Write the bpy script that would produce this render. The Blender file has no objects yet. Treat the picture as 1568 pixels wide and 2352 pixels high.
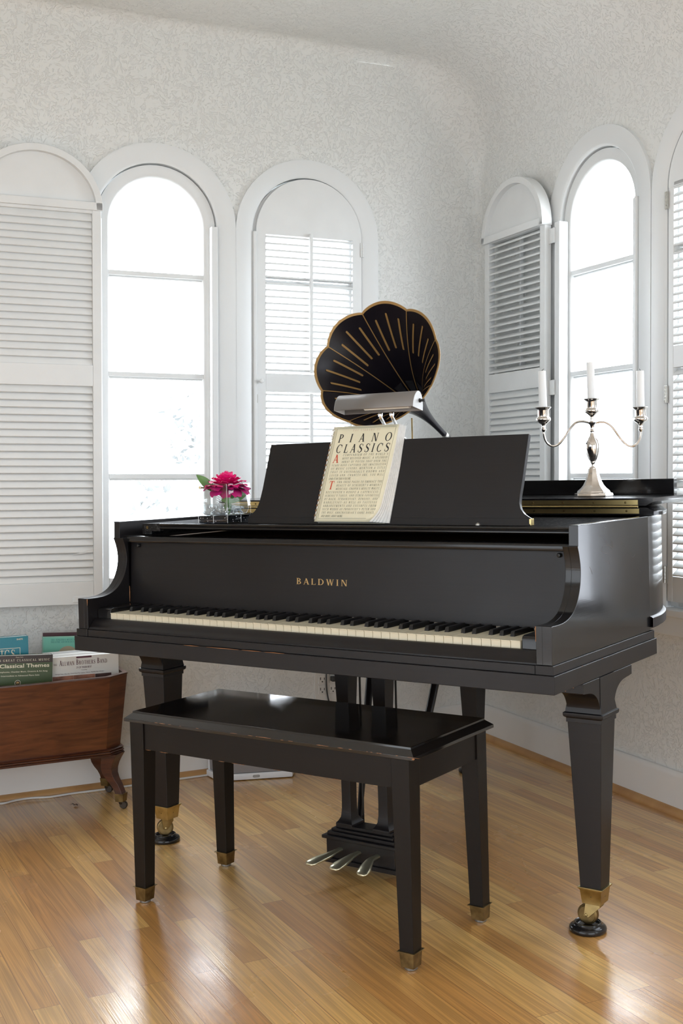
import bpy, bmesh, math, random
from mathutils import Vector, Matrix
random.seed(7)
C = bpy.context.scene.collection
PI = math.pi

# ------------------------------------------------------------------ camera
F_PX, PPY = 2775.68, 1140.95                      # focal length and horizon row of a 1568 x 2352 frame
cam_d = bpy.data.cameras.new('camera')
cam = bpy.data.objects.new('camera', cam_d); C.objects.link(cam)
cam_d.sensor_fit = 'VERTICAL'; cam_d.sensor_height = 36.0
cam_d.lens = F_PX / 2352 * 36.0
cam_d.shift_y = (PPY - 1176.0) / 2352.0
RIGHT = Vector((0.82234, 0.56846, -0.02750)); FWD = Vector((-0.56961, 0.82139, -0.02909)); UP = Vector((0.0, 0.0, 1.0))
def _rot(yaw, pit, rol):
    cy, sy, cp, sp, cr, sr = math.cos(yaw), math.sin(yaw), math.cos(pit), math.sin(pit), math.cos(rol), math.sin(rol)
    Rz = Matrix(((cy, -sy, 0), (sy, cy, 0), (0, 0, 1))); Rx = Matrix(((1, 0, 0), (0, cp, -sp), (0, sp, cp))); Ry = Matrix(((cr, 0, sr), (0, 1, 0), (-sr, 0, cr)))
    return Ry @ Rx @ Rz
M3 = _rot(-.6063, .0291, -.0275)                  # world -> camera (x right, y forward, z up)
MT = M3.transposed()
CAM = -(MT @ Vector((-.123, 2.9256, -.3113))) + Vector((0, 0, .6934))
RIGHT, FWD, UP = MT @ Vector((1, 0, 0)), MT @ Vector((0, 1, 0)), MT @ Vector((0, 0, 1))
cm = Matrix((RIGHT, UP, -FWD)).transposed().to_4x4(); cm.translation = CAM
cam.matrix_world = cm; cam_d.clip_start = .05
bpy.context.scene.camera = cam
WM = MT @ _rot(.4017, .0174, -.0013)              # the house walls: columns s (along window wall), d (out through it), z

# ------------------------------------------------------------------ light, exposure
sc = bpy.context.scene
sc.view_settings.view_transform = 'Standard'; sc.view_settings.look = 'None'
sc.view_settings.exposure = -0.08; sc.view_settings.gamma = 1.0; sc.view_settings.use_curve_mapping = False
try:
    sc.cycles.use_denoising = True; sc.cycles.max_bounces = 9; sc.cycles.diffuse_bounces = 5; sc.cycles.use_adaptive_sampling = True; sc.cycles.adaptive_threshold = .02
    sc.cycles.glossy_bounces = 5; sc.cycles.transmission_bounces = 8; sc.cycles.transparent_max_bounces = 12
    sc.cycles.sample_clamp_indirect = 6.0; sc.cycles.caustics_refractive = False; sc.cycles.caustics_reflective = False
except Exception: pass
world = bpy.data.worlds.new('overcast_sky'); sc.world = world; world.use_nodes = True
bg = world.node_tree.nodes['Background']
bg.inputs[0].default_value = (.87, .93, 1.0, 1); bg.inputs[1].default_value = 17.0
def area(name, s, d, z, w, h, normal, power, col=(.80, .895, 1.0), portal=False):
    l = bpy.data.lights.new(name, 'AREA'); l.shape = 'RECTANGLE'; l.size = w; l.size_y = h; l.energy = power; l.color = col
    o = bpy.data.objects.new(name, l); C.objects.link(o)
    n = (WM @ Vector(normal)).normalized(); up = Vector((0, 0, 1)); x = up.cross(-n).normalized(); y = (-n).cross(x)
    m = Matrix((x, y, -n)).transposed().to_4x4(); m.translation = WM @ Vector((s, d, z)); o.matrix_world = m
    if portal: l.cycles.is_portal = True
    return o
area('fill_light_rear', -.6, -4.55, 1.0, 2.9, 1.8, (0, 1, 0), 60)  # added fill light, standing in for windows the solid rear wall lacks
area('fill_light_side', -3.15, -1.9, 1.05, 3.0, 1.8, (1, 0, 0), 46)  # added fill light, no window modelled in the far wall
area('fill_light_right', 1.27, -2.5, 1.35, 1.5, 1.6, (-1, 0, 0), 14)  # added fill light just inside the right wall, no opening behind it
area('sky_portal_window', .0, 1.47, 1.38, .45, 1.6, (0, -1, 0), 1, portal=True)
area('sky_portal_shuttered_window', .56, 1.47, 1.38, .45, 1.6, (0, -1, 0), 1, portal=True)
area('sky_portal_corner_window', 1.42, .61, 1.38, .45, 1.6, (-1, 0, 0), 1, portal=True)
area('sky_portal_dimmed_window', 1.42, -.545, 1.38, .45, 1.6, (-1, 0, 0), 1, portal=True)
area('sky_portal_near_window', 1.42, .035, 1.38, .45, 1.6, (-1, 0, 0), 1, portal=True)

# ------------------------------------------------------------------ helpers
class MB:
    def __init__(s): s.v = []; s.f = []
    def add(s, vs, fs):
        b = len(s.v); s.v += [tuple(p) for p in vs]; s.f += [tuple(i + b for i in f) for f in fs]
    def box(s, x0, y0, z0, x1, y1, z1):
        s.add([(x0, y0, z0), (x1, y0, z0), (x1, y1, z0), (x0, y1, z0), (x0, y0, z1), (x1, y0, z1), (x1, y1, z1), (x0, y1, z1)],
              [(0, 3, 2, 1), (4, 5, 6, 7), (0, 1, 5, 4), (1, 2, 6, 5), (2, 3, 7, 6), (3, 0, 4, 7)])
    def prism(s, poly, ax, a, b):
        n = len(poly)
        def P(p, t): return (t, p[0], p[1]) if ax == 'x' else (p[0], t, p[1]) if ax == 'y' else (p[0], p[1], t)
        s.add([P(p, a) for p in poly] + [P(p, b) for p in poly],
              [tuple(range(n)), tuple(range(2 * n - 1, n - 1, -1))] + [(i, (i + 1) % n, n + (i + 1) % n, n + i) for i in range(n)])
    def loft(s, rings, closed=True, cap=True):
        n = len(rings[0]); b = len(s.v)
        for r in rings: s.v += [tuple(p) for p in r]
        for k in range(len(rings) - 1):
            for i in range(n if closed else n - 1):
                j = (i + 1) % n
                s.f.append((b + k * n + i, b + k * n + j, b + (k + 1) * n + j, b + (k + 1) * n + i))
        if cap and closed:
            s.f.append(tuple(b + i for i in range(n))); m = b + (len(rings) - 1) * n
            s.f.append(tuple(m + i for i in reversed(range(n))))
    def tube(s, pts, r, n=10, cap=True):
        pts = [Vector(p) for p in pts]; rs = r if isinstance(r, (list, tuple)) else [r] * len(pts)
        t0 = (pts[1] - pts[0]).normalized(); u = t0.orthogonal().normalized(); rings = []
        for i, p in enumerate(pts):
            t = (pts[min(i + 1, len(pts) - 1)] - pts[max(i - 1, 0)]).normalized()
            u = (u - t * u.dot(t)).normalized(); w = t.cross(u)
            rings.append([p + (u * math.cos(2 * PI * k / n) + w * math.sin(2 * PI * k / n)) * rs[i] for k in range(n)])
        s.loft(rings, True, cap)
    def lathe(s, prof, c=(0, 0, 0), n=32, axis=None, cap=True, ph=0):
        c = Vector(c); a = Vector(axis).normalized() if axis else Vector((0, 0, 1)); u = a.orthogonal().normalized() if axis else Vector((1, 0, 0)); w = a.cross(u)
        s.loft([[c + a * z + (u * math.cos(2 * PI * k / n + ph) + w * math.sin(2 * PI * k / n + ph)) * r for k in range(n)] for r, z in prof], True, cap)
    def grid(s, fn, nu, nv):
        b = len(s.v)
        for i in range(nu + 1):
            for j in range(nv + 1): s.v.append(tuple(fn(i / nu, j / nv)))
        for i in range(nu):
            for j in range(nv):
                q = b + i * (nv + 1) + j; s.f.append((q, q + 1, q + nv + 2, q + nv + 1))
    def map(s, fn): s.v = [tuple(fn(*p)) for p in s.v]; return s
def tag(o, label=None, cat=None, group=None, kind=None):
    if label: o['label'] = label
    if cat: o['category'] = cat
    if group: o['group'] = group
    if kind: o['kind'] = kind
    return o
def build(mb, name, mat, parent=None, bevel=0, angle=35, smooth=True, T=None, seg=2, sub=0, thick=0, recalc=True):
    if T: mb.map(T)
    vs = [Vector(p) for p in mb.v]
    if parent is not None:
        inv = parent.matrix_world.inverted(); off = None; vs = [inv @ p for p in vs]
    else:
        lo = [min(p[i] for p in vs) for i in range(3)]; hi = [max(p[i] for p in vs) for i in range(3)]
        off = Vector(((lo[0] + hi[0]) / 2, (lo[1] + hi[1]) / 2, lo[2])); vs = [p - off for p in vs]
    me = bpy.data.meshes.new(name); me.from_pydata([tuple(p) for p in vs], [], mb.f)
    if recalc:
        bm = bmesh.new(); bm.from_mesh(me); bmesh.ops.recalc_face_normals(bm, faces=bm.faces); bm.to_mesh(me); bm.free()
    if smooth:
        me.shade_smooth(); me.set_sharp_from_angle(angle=math.radians(angle))
    me.materials.append(mat)
    o = bpy.data.objects.new(name, me); C.objects.link(o)
    if parent is not None: o.parent = parent
    else: o.location = off
    if thick:
        m = o.modifiers.new('thickness', 'SOLIDIFY'); m.thickness = thick; m.offset = 0
    if sub:
        m = o.modifiers.new('subdivision', 'SUBSURF'); m.levels = sub; m.render_levels = sub
    if bevel:
        m = o.modifiers.new('bevel', 'BEVEL'); m.width = bevel; m.segments = seg; m.limit_method = 'ANGLE'; m.angle_limit = math.radians(40); m.harden_normals = True
    bpy.context.view_layer.update()
    return o
def thing(name, label, cat, loc, group=None, kind=None):
    o = bpy.data.objects.new(name, None); C.objects.link(o); o.location = loc; o.empty_display_size = .05
    tag(o, label, cat, group, kind); bpy.context.view_layer.update(); return o
def copy_of(o, parent=None, loc=None):
    c = o.copy(); C.objects.link(c)
    if parent is not None: c.parent = parent
    if loc is not None: c.location = loc
    return c
def mL(u, v, z): return WM @ Vector((u, v, z))                # window wall: u = s, v = depth outwards
def mR(u, v, z): return WM @ Vector((v, u, z))                # right wall: u = d, v = depth outwards
def mLf(u, v, z):                                            # same, heights counted from the floor
    p = WM @ Vector((u, v, 0)); p.z = z; return p
def mRf(u, v, z):
    p = WM @ Vector((v, u, 0)); p.z = z; return p
def lerp(a, b, t): return a + (b - a) * t
def spline(pts, n=8):
    P = [Vector(p) for p in pts]; out = []
    for i in range(len(P) - 1):
        a, b, c, d = P[max(i - 1, 0)], P[i], P[i + 1], P[min(i + 2, len(P) - 1)]
        for k in range(n):
            t = k / n
            out.append(.5 * ((2 * b) + (c - a) * t + (2 * a - 5 * b + 4 * c - d) * t * t + (3 * b - a - 3 * c + d) * t ** 3))
    out.append(P[-1]); return out

# ------------------------------------------------------------------ materials
def new_mat(name):
    m = bpy.data.materials.new(name); m.use_nodes = True
    return m, m.node_tree, m.node_tree.nodes['Principled BSDF']
def node(nt, t, **kw):
    n = nt.nodes.new(t)
    for k, v in kw.items():
        if k in n.inputs: n.inputs[k].default_value = v
        else: setattr(n, k, v)
    return n
def simple(name, col, rough=.5, metal=0., spec=.5, coat=0., coat_r=.1, noise=0., nscale=30., bump=0., bscale=200., rvar=0.):
    m, nt, b = new_mat(name); b.inputs['Base Color'].default_value = (*col, 1); b.inputs['Roughness'].default_value = rough
    b.inputs['Metallic'].default_value = metal; b.inputs['Specular IOR Level'].default_value = spec
    b.inputs['Coat Weight'].default_value = coat; b.inputs['Coat Roughness'].default_value = coat_r
    tc = node(nt, 'ShaderNodeTexCoord')
    if noise or rvar:
        n = node(nt, 'ShaderNodeTexNoise', Scale=nscale, Detail=5.0); nt.links.new(tc.outputs['Object'], n.inputs['Vector'])
        if noise:
            r = node(nt, 'ShaderNodeMapRange'); r.inputs[1].default_value = .3; r.inputs[2].default_value = .7; r.inputs[3].default_value = 1 - noise; r.inputs[4].default_value = 1 + noise
            nt.links.new(n.outputs[0], r.inputs[0])
            mx = node(nt, 'ShaderNodeMix', data_type='RGBA', blend_type='MULTIPLY'); mx.inputs[0].default_value = 1; mx.inputs[6].default_value = (*col, 1)
            nt.links.new(r.outputs[0], mx.inputs[7]); nt.links.new(mx.outputs[2], b.inputs['Base Color'])
        if rvar:
            r2 = node(nt, 'ShaderNodeMapRange'); r2.inputs[1].default_value = .3; r2.inputs[2].default_value = .7; r2.inputs[3].default_value = rough - rvar; r2.inputs[4].default_value = rough + rvar
            nt.links.new(n.outputs[0], r2.inputs[0]); nt.links.new(r2.outputs[0], b.inputs['Roughness'])
    if bump:
        n2 = node(nt, 'ShaderNodeTexNoise', Scale=bscale, Detail=3.0); nt.links.new(tc.outputs['Object'], n2.inputs['Vector'])
        bp = node(nt, 'ShaderNodeBump'); bp.inputs['Strength'].default_value = bump; bp.inputs['Distance'].default_value = .002
        nt.links.new(n2.outputs[0], bp.inputs['Height']); nt.links.new(bp.outputs[0], b.inputs['Normal'])
    return m
def stucco():
    m, nt, b = new_mat('white_stucco'); b.inputs['Roughness'].default_value = .85; b.inputs['Specular IOR Level'].default_value = .25
    b.inputs['Base Color'].default_value = (.79, .795, .775, 1)
    tc = node(nt, 'ShaderNodeTexCoord')
    w = node(nt, 'ShaderNodeTexNoise', Scale=9.0, Detail=2.0); nt.links.new(tc.outputs['Object'], w.inputs['Vector'])
    wm = node(nt, 'ShaderNodeMix', data_type='RGBA', blend_type='LINEAR_LIGHT'); wm.inputs[0].default_value = .045
    nt.links.new(tc.outputs['Object'], wm.inputs[6]); nt.links.new(w.outputs['Color'], wm.inputs[7])
    n1 = node(nt, 'ShaderNodeTexNoise', Scale=64.0, Detail=3.5, Roughness=.5, Distortion=1.6); nt.links.new(wm.outputs[2], n1.inputs['Vector'])
    cr = node(nt, 'ShaderNodeValToRGB'); cr.color_ramp.elements[0].position = .52; cr.color_ramp.elements[1].position = .64
    nt.links.new(n1.outputs[0], cr.inputs[0])
    n2 = node(nt, 'ShaderNodeTexNoise', Scale=160.0, Detail=3.0); nt.links.new(tc.outputs['Object'], n2.inputs['Vector'])
    n3 = node(nt, 'ShaderNodeTexNoise', Scale=2.2, Detail=3.0); nt.links.new(tc.outputs['Object'], n3.inputs['Vector'])
    mu = node(nt, 'ShaderNodeMath', operation='MULTIPLY'); mu.inputs[1].default_value = .25; nt.links.new(n2.outputs[0], mu.inputs[0])
    ad = node(nt, 'ShaderNodeMath', operation='ADD'); nt.links.new(cr.outputs[0], ad.inputs[0]); nt.links.new(mu.outputs[0], ad.inputs[1])
    m3 = node(nt, 'ShaderNodeMath', operation='MULTIPLY_ADD'); m3.inputs[1].default_value = 1.6; nt.links.new(n3.outputs[0], m3.inputs[0]); nt.links.new(ad.outputs[0], m3.inputs[2])
    bp = node(nt, 'ShaderNodeBump'); bp.inputs['Strength'].default_value = .6; bp.inputs['Distance'].default_value = .0032
    nt.links.new(m3.outputs[0], bp.inputs['Height']); nt.links.new(bp.outputs[0], b.inputs['Normal'])
    return m
def oak_floor():
    m, nt, b = new_mat('oak_strip_floor')
    tc = node(nt, 'ShaderNodeTexCoord'); mp = node(nt, 'ShaderNodeMapping'); mp.inputs['Rotation'].default_value = (0, 0, math.radians(-151))
    nt.links.new(tc.outputs['Object'], mp.inputs['Vector'])
    def brick(c1, c2, mort):
        k = node(nt, 'ShaderNodeTexBrick', offset=.37, offset_frequency=2, squash=1.0)
        k.inputs['Color1'].default_value = c1; k.inputs['Color2'].default_value = c2; k.inputs['Mortar'].default_value = mort
        k.inputs['Scale'].default_value = 1.0; k.inputs['Mortar Size'].default_value = .0007; k.inputs['Mortar Smooth'].default_value = .3
        k.inputs['Brick Width'].default_value = .83; k.inputs['Row Height'].default_value = .057
        nt.links.new(mp.outputs[0], k.inputs['Vector']); return k
    rnd = brick((0, 0, 0, 1), (1, 1, 1, 1), (.5, .5, .5, 1))
    # grain: noise stretched along the strip, shifted per strip
    sep = node(nt, 'ShaderNodeSeparateXYZ'); nt.links.new(mp.outputs[0], sep.inputs[0])
    sh = node(nt, 'ShaderNodeMath', operation='MULTIPLY'); sh.inputs[1].default_value = 37.0; nt.links.new(rnd.outputs['Color'], sh.inputs[0])
    sx = node(nt, 'ShaderNodeMath', operation='MULTIPLY_ADD'); sx.inputs[1].default_value = 1.0; nt.links.new(sep.outputs[0], sx.inputs[0]); nt.links.new(sh.outputs[0], sx.inputs[2])
    cb = node(nt, 'ShaderNodeCombineXYZ'); nt.links.new(sx.outputs[0], cb.inputs[0]); nt.links.new(sep.outputs[1], cb.inputs[1]); nt.links.new(sh.outputs[0], cb.inputs[2])
    def stretched(sxv, syv, scale, detail, dist=0.):
        q = node(nt, 'ShaderNodeMapping'); q.inputs['Scale'].default_value = (sxv, syv, 1); nt.links.new(cb.outputs[0], q.inputs['Vector'])
        n = node(nt, 'ShaderNodeTexNoise', Scale=scale, Detail=detail, Distortion=dist); nt.links.new(q.outputs[0], n.inputs['Vector']); return n
    fig = stretched(.55, 13, 2.0, 2, .9)                           # cathedral figure
    wv = node(nt, 'ShaderNodeMath', operation='MULTIPLY'); wv.inputs[1].default_value = 34.0; nt.links.new(fig.outputs[0], wv.inputs[0])
    sn = node(nt, 'ShaderNodeMath', operation='SINE'); nt.links.new(wv.outputs[0], sn.inputs[0])
    fine = stretched(1.6, 240, 2.0, 4)
    base = node(nt, 'ShaderNodeValToRGB'); e = base.color_ramp.elements
    e[0].position = 0; e[0].color = (.60, .285, .072, 1); e[1].position = 1; e[1].color = (.86, .52, .170, 1)
    x = base.color_ramp.elements.new(.5); x.color = (.74, .40, .115, 1)
    nt.links.new(rnd.outputs['Color'], base.inputs[0])
    g1 = node(nt, 'ShaderNodeMapRange'); g1.inputs[1].default_value = -1; g1.inputs[2].default_value = 1; g1.inputs[3].default_value = .80; g1.inputs[4].default_value = 1.05; nt.links.new(sn.outputs[0], g1.inputs[0])
    g2 = node(nt, 'ShaderNodeMapRange'); g2.inputs[1].default_value = .3; g2.inputs[2].default_value = .7; g2.inputs[3].default_value = .80; g2.inputs[4].default_value = 1.12; nt.links.new(fine.outputs[0], g2.inputs[0])
    gg = node(nt, 'ShaderNodeMath', operation='MULTIPLY'); nt.links.new(g1.outputs[0], gg.inputs[0]); nt.links.new(g2.outputs[0], gg.inputs[1])
    mk = brick((1, 1, 1, 1), (1, 1, 1, 1), (.45, .36, .28, 1))
    m1 = node(nt, 'ShaderNodeMix', data_type='RGBA', blend_type='MULTIPLY'); m1.inputs[0].default_value = 1; nt.links.new(base.outputs[0], m1.inputs[6]); nt.links.new(gg.outputs[0], m1.inputs[7])
    m2 = node(nt, 'ShaderNodeMix', data_type='RGBA', blend_type='MULTIPLY'); m2.inputs[0].default_value = 1; nt.links.new(m1.outputs[2], m2.inputs[6]); nt.links.new(mk.outputs['Color'], m2.inputs[7])
    nt.links.new(m2.outputs[2], b.inputs['Base Color'])
    b.inputs['Roughness'].default_value = .42; b.inputs['Coat Weight'].default_value = 1.0; b.inputs['Coat IOR'].default_value = 1.9
    # worn varnish: patches of duller and glossier finish
    wn = node(nt, 'ShaderNodeTexNoise', Scale=2.6, Detail=5.0); nt.links.new(tc.outputs['Object'], wn.inputs['Vector'])
    wr = node(nt, 'ShaderNodeMapRange'); wr.inputs[1].default_value = .35; wr.inputs[2].default_value = .65; wr.inputs[3].default_value = .15; wr.inputs[4].default_value = .31; nt.links.new(wn.outputs[0], wr.inputs[0])
    nt.links.new(wr.outputs[0], b.inputs['Coat Roughness'])
    bp = node(nt, 'ShaderNodeBump'); bp.inputs['Strength'].default_value = .16; bp.inputs['Distance'].default_value = .0012
    big = node(nt, 'ShaderNodeTexNoise', Scale=7.0, Detail=2.0); nt.links.new(tc.outputs['Object'], big.inputs['Vector'])
    hs = node(nt, 'ShaderNodeMath', operation='MULTIPLY_ADD'); hs.inputs[1].default_value = 3.0; nt.links.new(big.outputs[0], hs.inputs[0]); nt.links.new(fine.outputs[0], hs.inputs[2])
    nt.links.new(hs.outputs[0], bp.inputs['Height'])
    nt.links.new(bp.outputs[0], b.inputs['Normal']); nt.links.new(bp.outputs[0], b.inputs['Coat Normal'])
    return m
def ebony(name, col, rough, coat=0., grain=(1, 1, 60), spec=.36):
    m, nt, b = new_mat(name)
    tc = node(nt, 'ShaderNodeTexCoord'); mp = node(nt, 'ShaderNodeMapping'); mp.inputs['Scale'].default_value = grain; nt.links.new(tc.outputs['Object'], mp.inputs['Vector'])
    n = node(nt, 'ShaderNodeTexNoise', Scale=6.0, Detail=6.0); nt.links.new(mp.outputs[0], n.inputs['Vector'])
    n2 = node(nt, 'ShaderNodeTexNoise', Scale=4.0, Detail=4.0); nt.links.new(tc.outputs['Object'], n2.inputs['Vector'])
    r = node(nt, 'ShaderNodeMapRange'); r.inputs[1].default_value = .3; r.inputs[2].default_value = .7; r.inputs[3].default_value = rough - .06; r.inputs[4].default_value = rough + .06
    nt.links.new(n2.outputs[0], r.inputs[0]); nt.links.new(r.outputs[0], b.inputs['Roughness'])
    c = node(nt, 'ShaderNodeMix', data_type='RGBA'); c.inputs[6].default_value = (*[x * .75 for x in col], 1); c.inputs[7].default_value = (*[x * 1.3 for x in col], 1)
    nt.links.new(n.outputs[0], c.inputs[0]); nt.links.new(c.outputs[2], b.inputs['Base Color'])
    bp = node(nt, 'ShaderNodeBump'); bp.inputs['Strength'].default_value = .06; bp.inputs['Distance'].default_value = .001
    nt.links.new(n.outputs[0], bp.inputs['Height']); nt.links.new(bp.outputs[0], b.inputs['Normal'])
    b.inputs['Coat Weight'].default_value = coat; b.inputs['Coat Roughness'].default_value = .06; b.inputs['Specular IOR Level'].default_value = spec
    return m
def wood(name, c1, c2, rough, scale=(2, 2, 30), coat=.2):
    m, nt, b = new_mat(name)
    tc = node(nt, 'ShaderNodeTexCoord'); mp = node(nt, 'ShaderNodeMapping'); mp.inputs['Scale'].default_value = scale; nt.links.new(tc.outputs['Object'], mp.inputs['Vector'])
    n = node(nt, 'ShaderNodeTexNoise', Scale=3.0, Detail=7.0, Distortion=.8); nt.links.new(mp.outputs[0], n.inputs['Vector'])
    r = node(nt, 'ShaderNodeValToRGB'); r.color_ramp.elements[0].position = .3; r.color_ramp.elements[1].position = .72
    r.color_ramp.elements[0].color = (*c1, 1); r.color_ramp.elements[1].color = (*c2, 1)
    nt.links.new(n.outputs[0], r.inputs[0]); nt.links.new(r.outputs[0], b.inputs['Base Color'])
    b.inputs['Roughness'].default_value = rough; b.inputs['Coat Weight'].default_value = coat; b.inputs['Coat Roughness'].default_value = .2
    return m
def thin_glass(name, gloss=.03, edge=.5, power=5., tint=(1, 1, 1)):
    m = bpy.data.materials.new(name); m.use_nodes = True; nt = m.node_tree; nt.nodes.clear()
    out = node(nt, 'ShaderNodeOutputMaterial'); t = node(nt, 'ShaderNodeBsdfTransparent'); g = node(nt, 'ShaderNodeBsdfGlossy'); g.inputs['Roughness'].default_value = .02
    lw = node(nt, 'ShaderNodeLayerWeight'); lw.inputs['Blend'].default_value = .5; pw = node(nt, 'ShaderNodeMath', operation='POWER'); pw.inputs[1].default_value = power; t.inputs[0].default_value = (*tint, 1)
    nt.links.new(lw.outputs['Facing'], pw.inputs[0]); fr = node(nt, 'ShaderNodeMath', operation='MULTIPLY_ADD'); fr.inputs[1].default_value = edge; fr.inputs[2].default_value = gloss; nt.links.new(pw.outputs[0], fr.inputs[0]); mx = node(nt, 'ShaderNodeMixShader')
    nt.links.new(fr.outputs[0], mx.inputs[0]); nt.links.new(t.outputs[0], mx.inputs[1]); nt.links.new(g.outputs[0], mx.inputs[2]); nt.links.new(mx.outputs[0], out.inputs[0])
    return m
def glass(name, ior=1.45, rough=0., col=(1, 1, 1)):
    m, nt, b = new_mat(name); b.inputs['Base Color'].default_value = (*col, 1); b.inputs['Transmission Weight'].default_value = 1; b.inputs['Roughness'].default_value = rough; b.inputs['IOR'].default_value = ior
    return m
STUCCO = stucco(); OAK = oak_floor()
PAINT = simple('white_gloss_paint', (.77, .785, .785), .38, bump=.05, bscale=60)
SHUT = simple('white_shutter_paint', (.77, .78, .775), .45, noise=.02, nscale=12)
BASEW = simple('white_baseboard_paint', (.80, .79, .77), .5, bump=.1, bscale=30)
OAKTRIM = wood('oak_trim', (.40, .20, .07), (.60, .34, .13), .45, (2, 2, 2))
EB = ebony('ebonised_wood', (.0085, .007, .0072), .30)
EBS = ebony('ebonised_polished_wood', (.010, .0095, .010), .17, .25)
EBM = ebony('ebonised_matt_wood', (.0085, .0070, .0076), .36)
def matt(name, col):
    m = bpy.data.materials.new(name); m.use_nodes = True; nt = m.node_tree; nt.nodes.clear(); tc = node(nt, 'ShaderNodeTexCoord')
    n = node(nt, 'ShaderNodeTexNoise', Scale=160.0, Detail=2.0); nt.links.new(tc.outputs['Object'], n.inputs['Vector'])
    r = node(nt, 'ShaderNodeValToRGB'); r.color_ramp.elements[0].position = .5; r.color_ramp.elements[1].position = .78; r.color_ramp.elements[0].color = (*col, 1); r.color_ramp.elements[1].color = (*[min(1, c * 7) for c in col], 1); nt.links.new(n.outputs[0], r.inputs[0])
    d = node(nt, 'ShaderNodeBsdfDiffuse'); nt.links.new(r.outputs[0], d.inputs[0]); g = node(nt, 'ShaderNodeBsdfGlossy'); g.inputs['Roughness'].default_value = .3; mx = node(nt, 'ShaderNodeMixShader'); mx.inputs[0].default_value = .03
    o = node(nt, 'ShaderNodeOutputMaterial'); nt.links.new(d.outputs[0], mx.inputs[1]); nt.links.new(g.outputs[0], mx.inputs[2]); nt.links.new(mx.outputs[0], o.inputs[0]); return m
EBD = matt('dusty_ebonised_wood', (.009, .009, .0095))
BENCH = ebony('bench_black_wood', (.0062, .0040, .0028), .40, spec=.26)
SEATM = ebony('bench_gloss_black', (.006, .005, .005), .10, .6, spec=.5)
BRASS = simple('aged_brass', (.43, .34, .16), .36, 1., noise=.25, nscale=40, rvar=.08)
BRASSD = simple('tarnished_brass', (.20, .14, .06), .45, 1., noise=.45, nscale=50, rvar=.1)
BRASSB = simple('bright_hinge_brass', (.72, .56, .25), .3, 1., noise=.08, nscale=25)
PEDAL = simple('polished_pedal_brass', (.70, .66, .47), .28, .9)
IVORY = simple('ivory_key', (.74, .68, .52), .28, noise=.05, nscale=9)
KEYB = simple('black_key', (.010, .0095, .010), .3)
SILVER = simple('tarnished_silver', (.74, .70, .66), .12, 1., noise=.12, nscale=60, rvar=.05)
WAX = simple('white_wax', (.90, .91, .91), .35); 
WICK = simple('charred_wick', (.01, .009, .008), .9)
CHROME = simple('chrome', (.75, .75, .76), .08, 1.)
ALU = simple('satin_aluminium', (.24, .225, .215), .5, .6)
ALUW = simple('pale_end_cap', (.72, .74, .76), .4, .2)
BLACKPL = simple('black_plastic', (.012, .012, .012), .35)
DARKIN = simple('dark_interior', (.02, .018, .018), .6)
CREAM = simple('cream_paper_cover', (.80, .76, .57), .42, noise=.04, nscale=14)
PAPER = simple('paper_edges', (.80, .80, .78), .8, noise=.05, nscale=90)
INK = simple('black_ink', (.02, .02, .022), .6)
INKG = simple('grey_green_ink', (.18, .19, .15), .6)
INKR = simple('red_ink', (.62, .07, .03), .6)
INKP = simple('faded_pink_ink', (.66, .50, .40), .6)
GOLD = simple('gold_lettering', (.55, .36, .15), .4, .3)
GOLDP = simple('gold_paint', (.40, .24, .085), .45, .35)
HORNB = simple('black_lacquered_tin', (.009, .0072, .011), .26, 0., .5)
HORNW = simple('worn_black_tin', (.035, .033, .036), .45, .3, noise=.6, nscale=26)
GLASS = thin_glass('clear_glass', .05, .6, 4., (.95, .96, .96)); GLASSB = thin_glass('dark_tinted_glass_base', .05, .6, 3., (.20, .215, .25)); WATER = thin_glass('water', .03, .8, 3., (.90, .92, .93)); CRYSTAL = simple('acrylic_crystal', (.88, .90, .93), .08); CRYSTAL.node_tree.nodes['Principled BSDF'].inputs['Transmission Weight'].default_value = .15  # base tint darkened to imitate the black shelf reflected in thick glass
DIMSHEET = thin_glass('dimming_sheet', .02, .1, 5., (.34, .34, .35))  # grey tint that lowers the sky brightness through the fifth window
PANE = thin_glass('window_glass')
MAHOG = wood('mahogany', (.060, .016, .006), (.155, .048, .018), .35, (3, 3, 22), .35)
MAHOGD = wood('dark_mahogany', (.040, .011, .006), (.10, .03, .013), .35, (3, 3, 22), .35)
WHITEPL = simple('white_plastic', (.78, .80, .83), .35)
GRILLE = simple('grey_speaker_cloth', (.27, .26, .265), .7, bump=.4, bscale=900)
GREYPL = simple('grey_plastic', (.33, .32, .31), .5)
DULL = simple('dull_steel_glide', (.25, .24, .22), .4, .8); IRON = simple('dark_caster_metal', (.045, .033, .024), .45, .6)
CORDW = simple('white_cord', (.72, .71, .69), .5)
SOCK = simple('ivory_socket_plastic', (.70, .69, .66), .4)
PETAL = simple('magenta_petal', (.78, .008, .19), .5, noise=.25, nscale=30)
PETALD = simple('dusky_petal', (.42, .008, .14), .55, noise=.25, nscale=30)
LEAF = simple('rose_leaf', (.13, .27, .08), .45, noise=.25, nscale=25)
PLATEG = simple('bronze_frame_paint', (.17, .095, .045), .45, .3)
STEEL = simple('hinge_steel', (.55, .54, .50), .35, .8)
BARE = simple('bare_wood_wear', (.38, .17, .07), .6)
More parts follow.
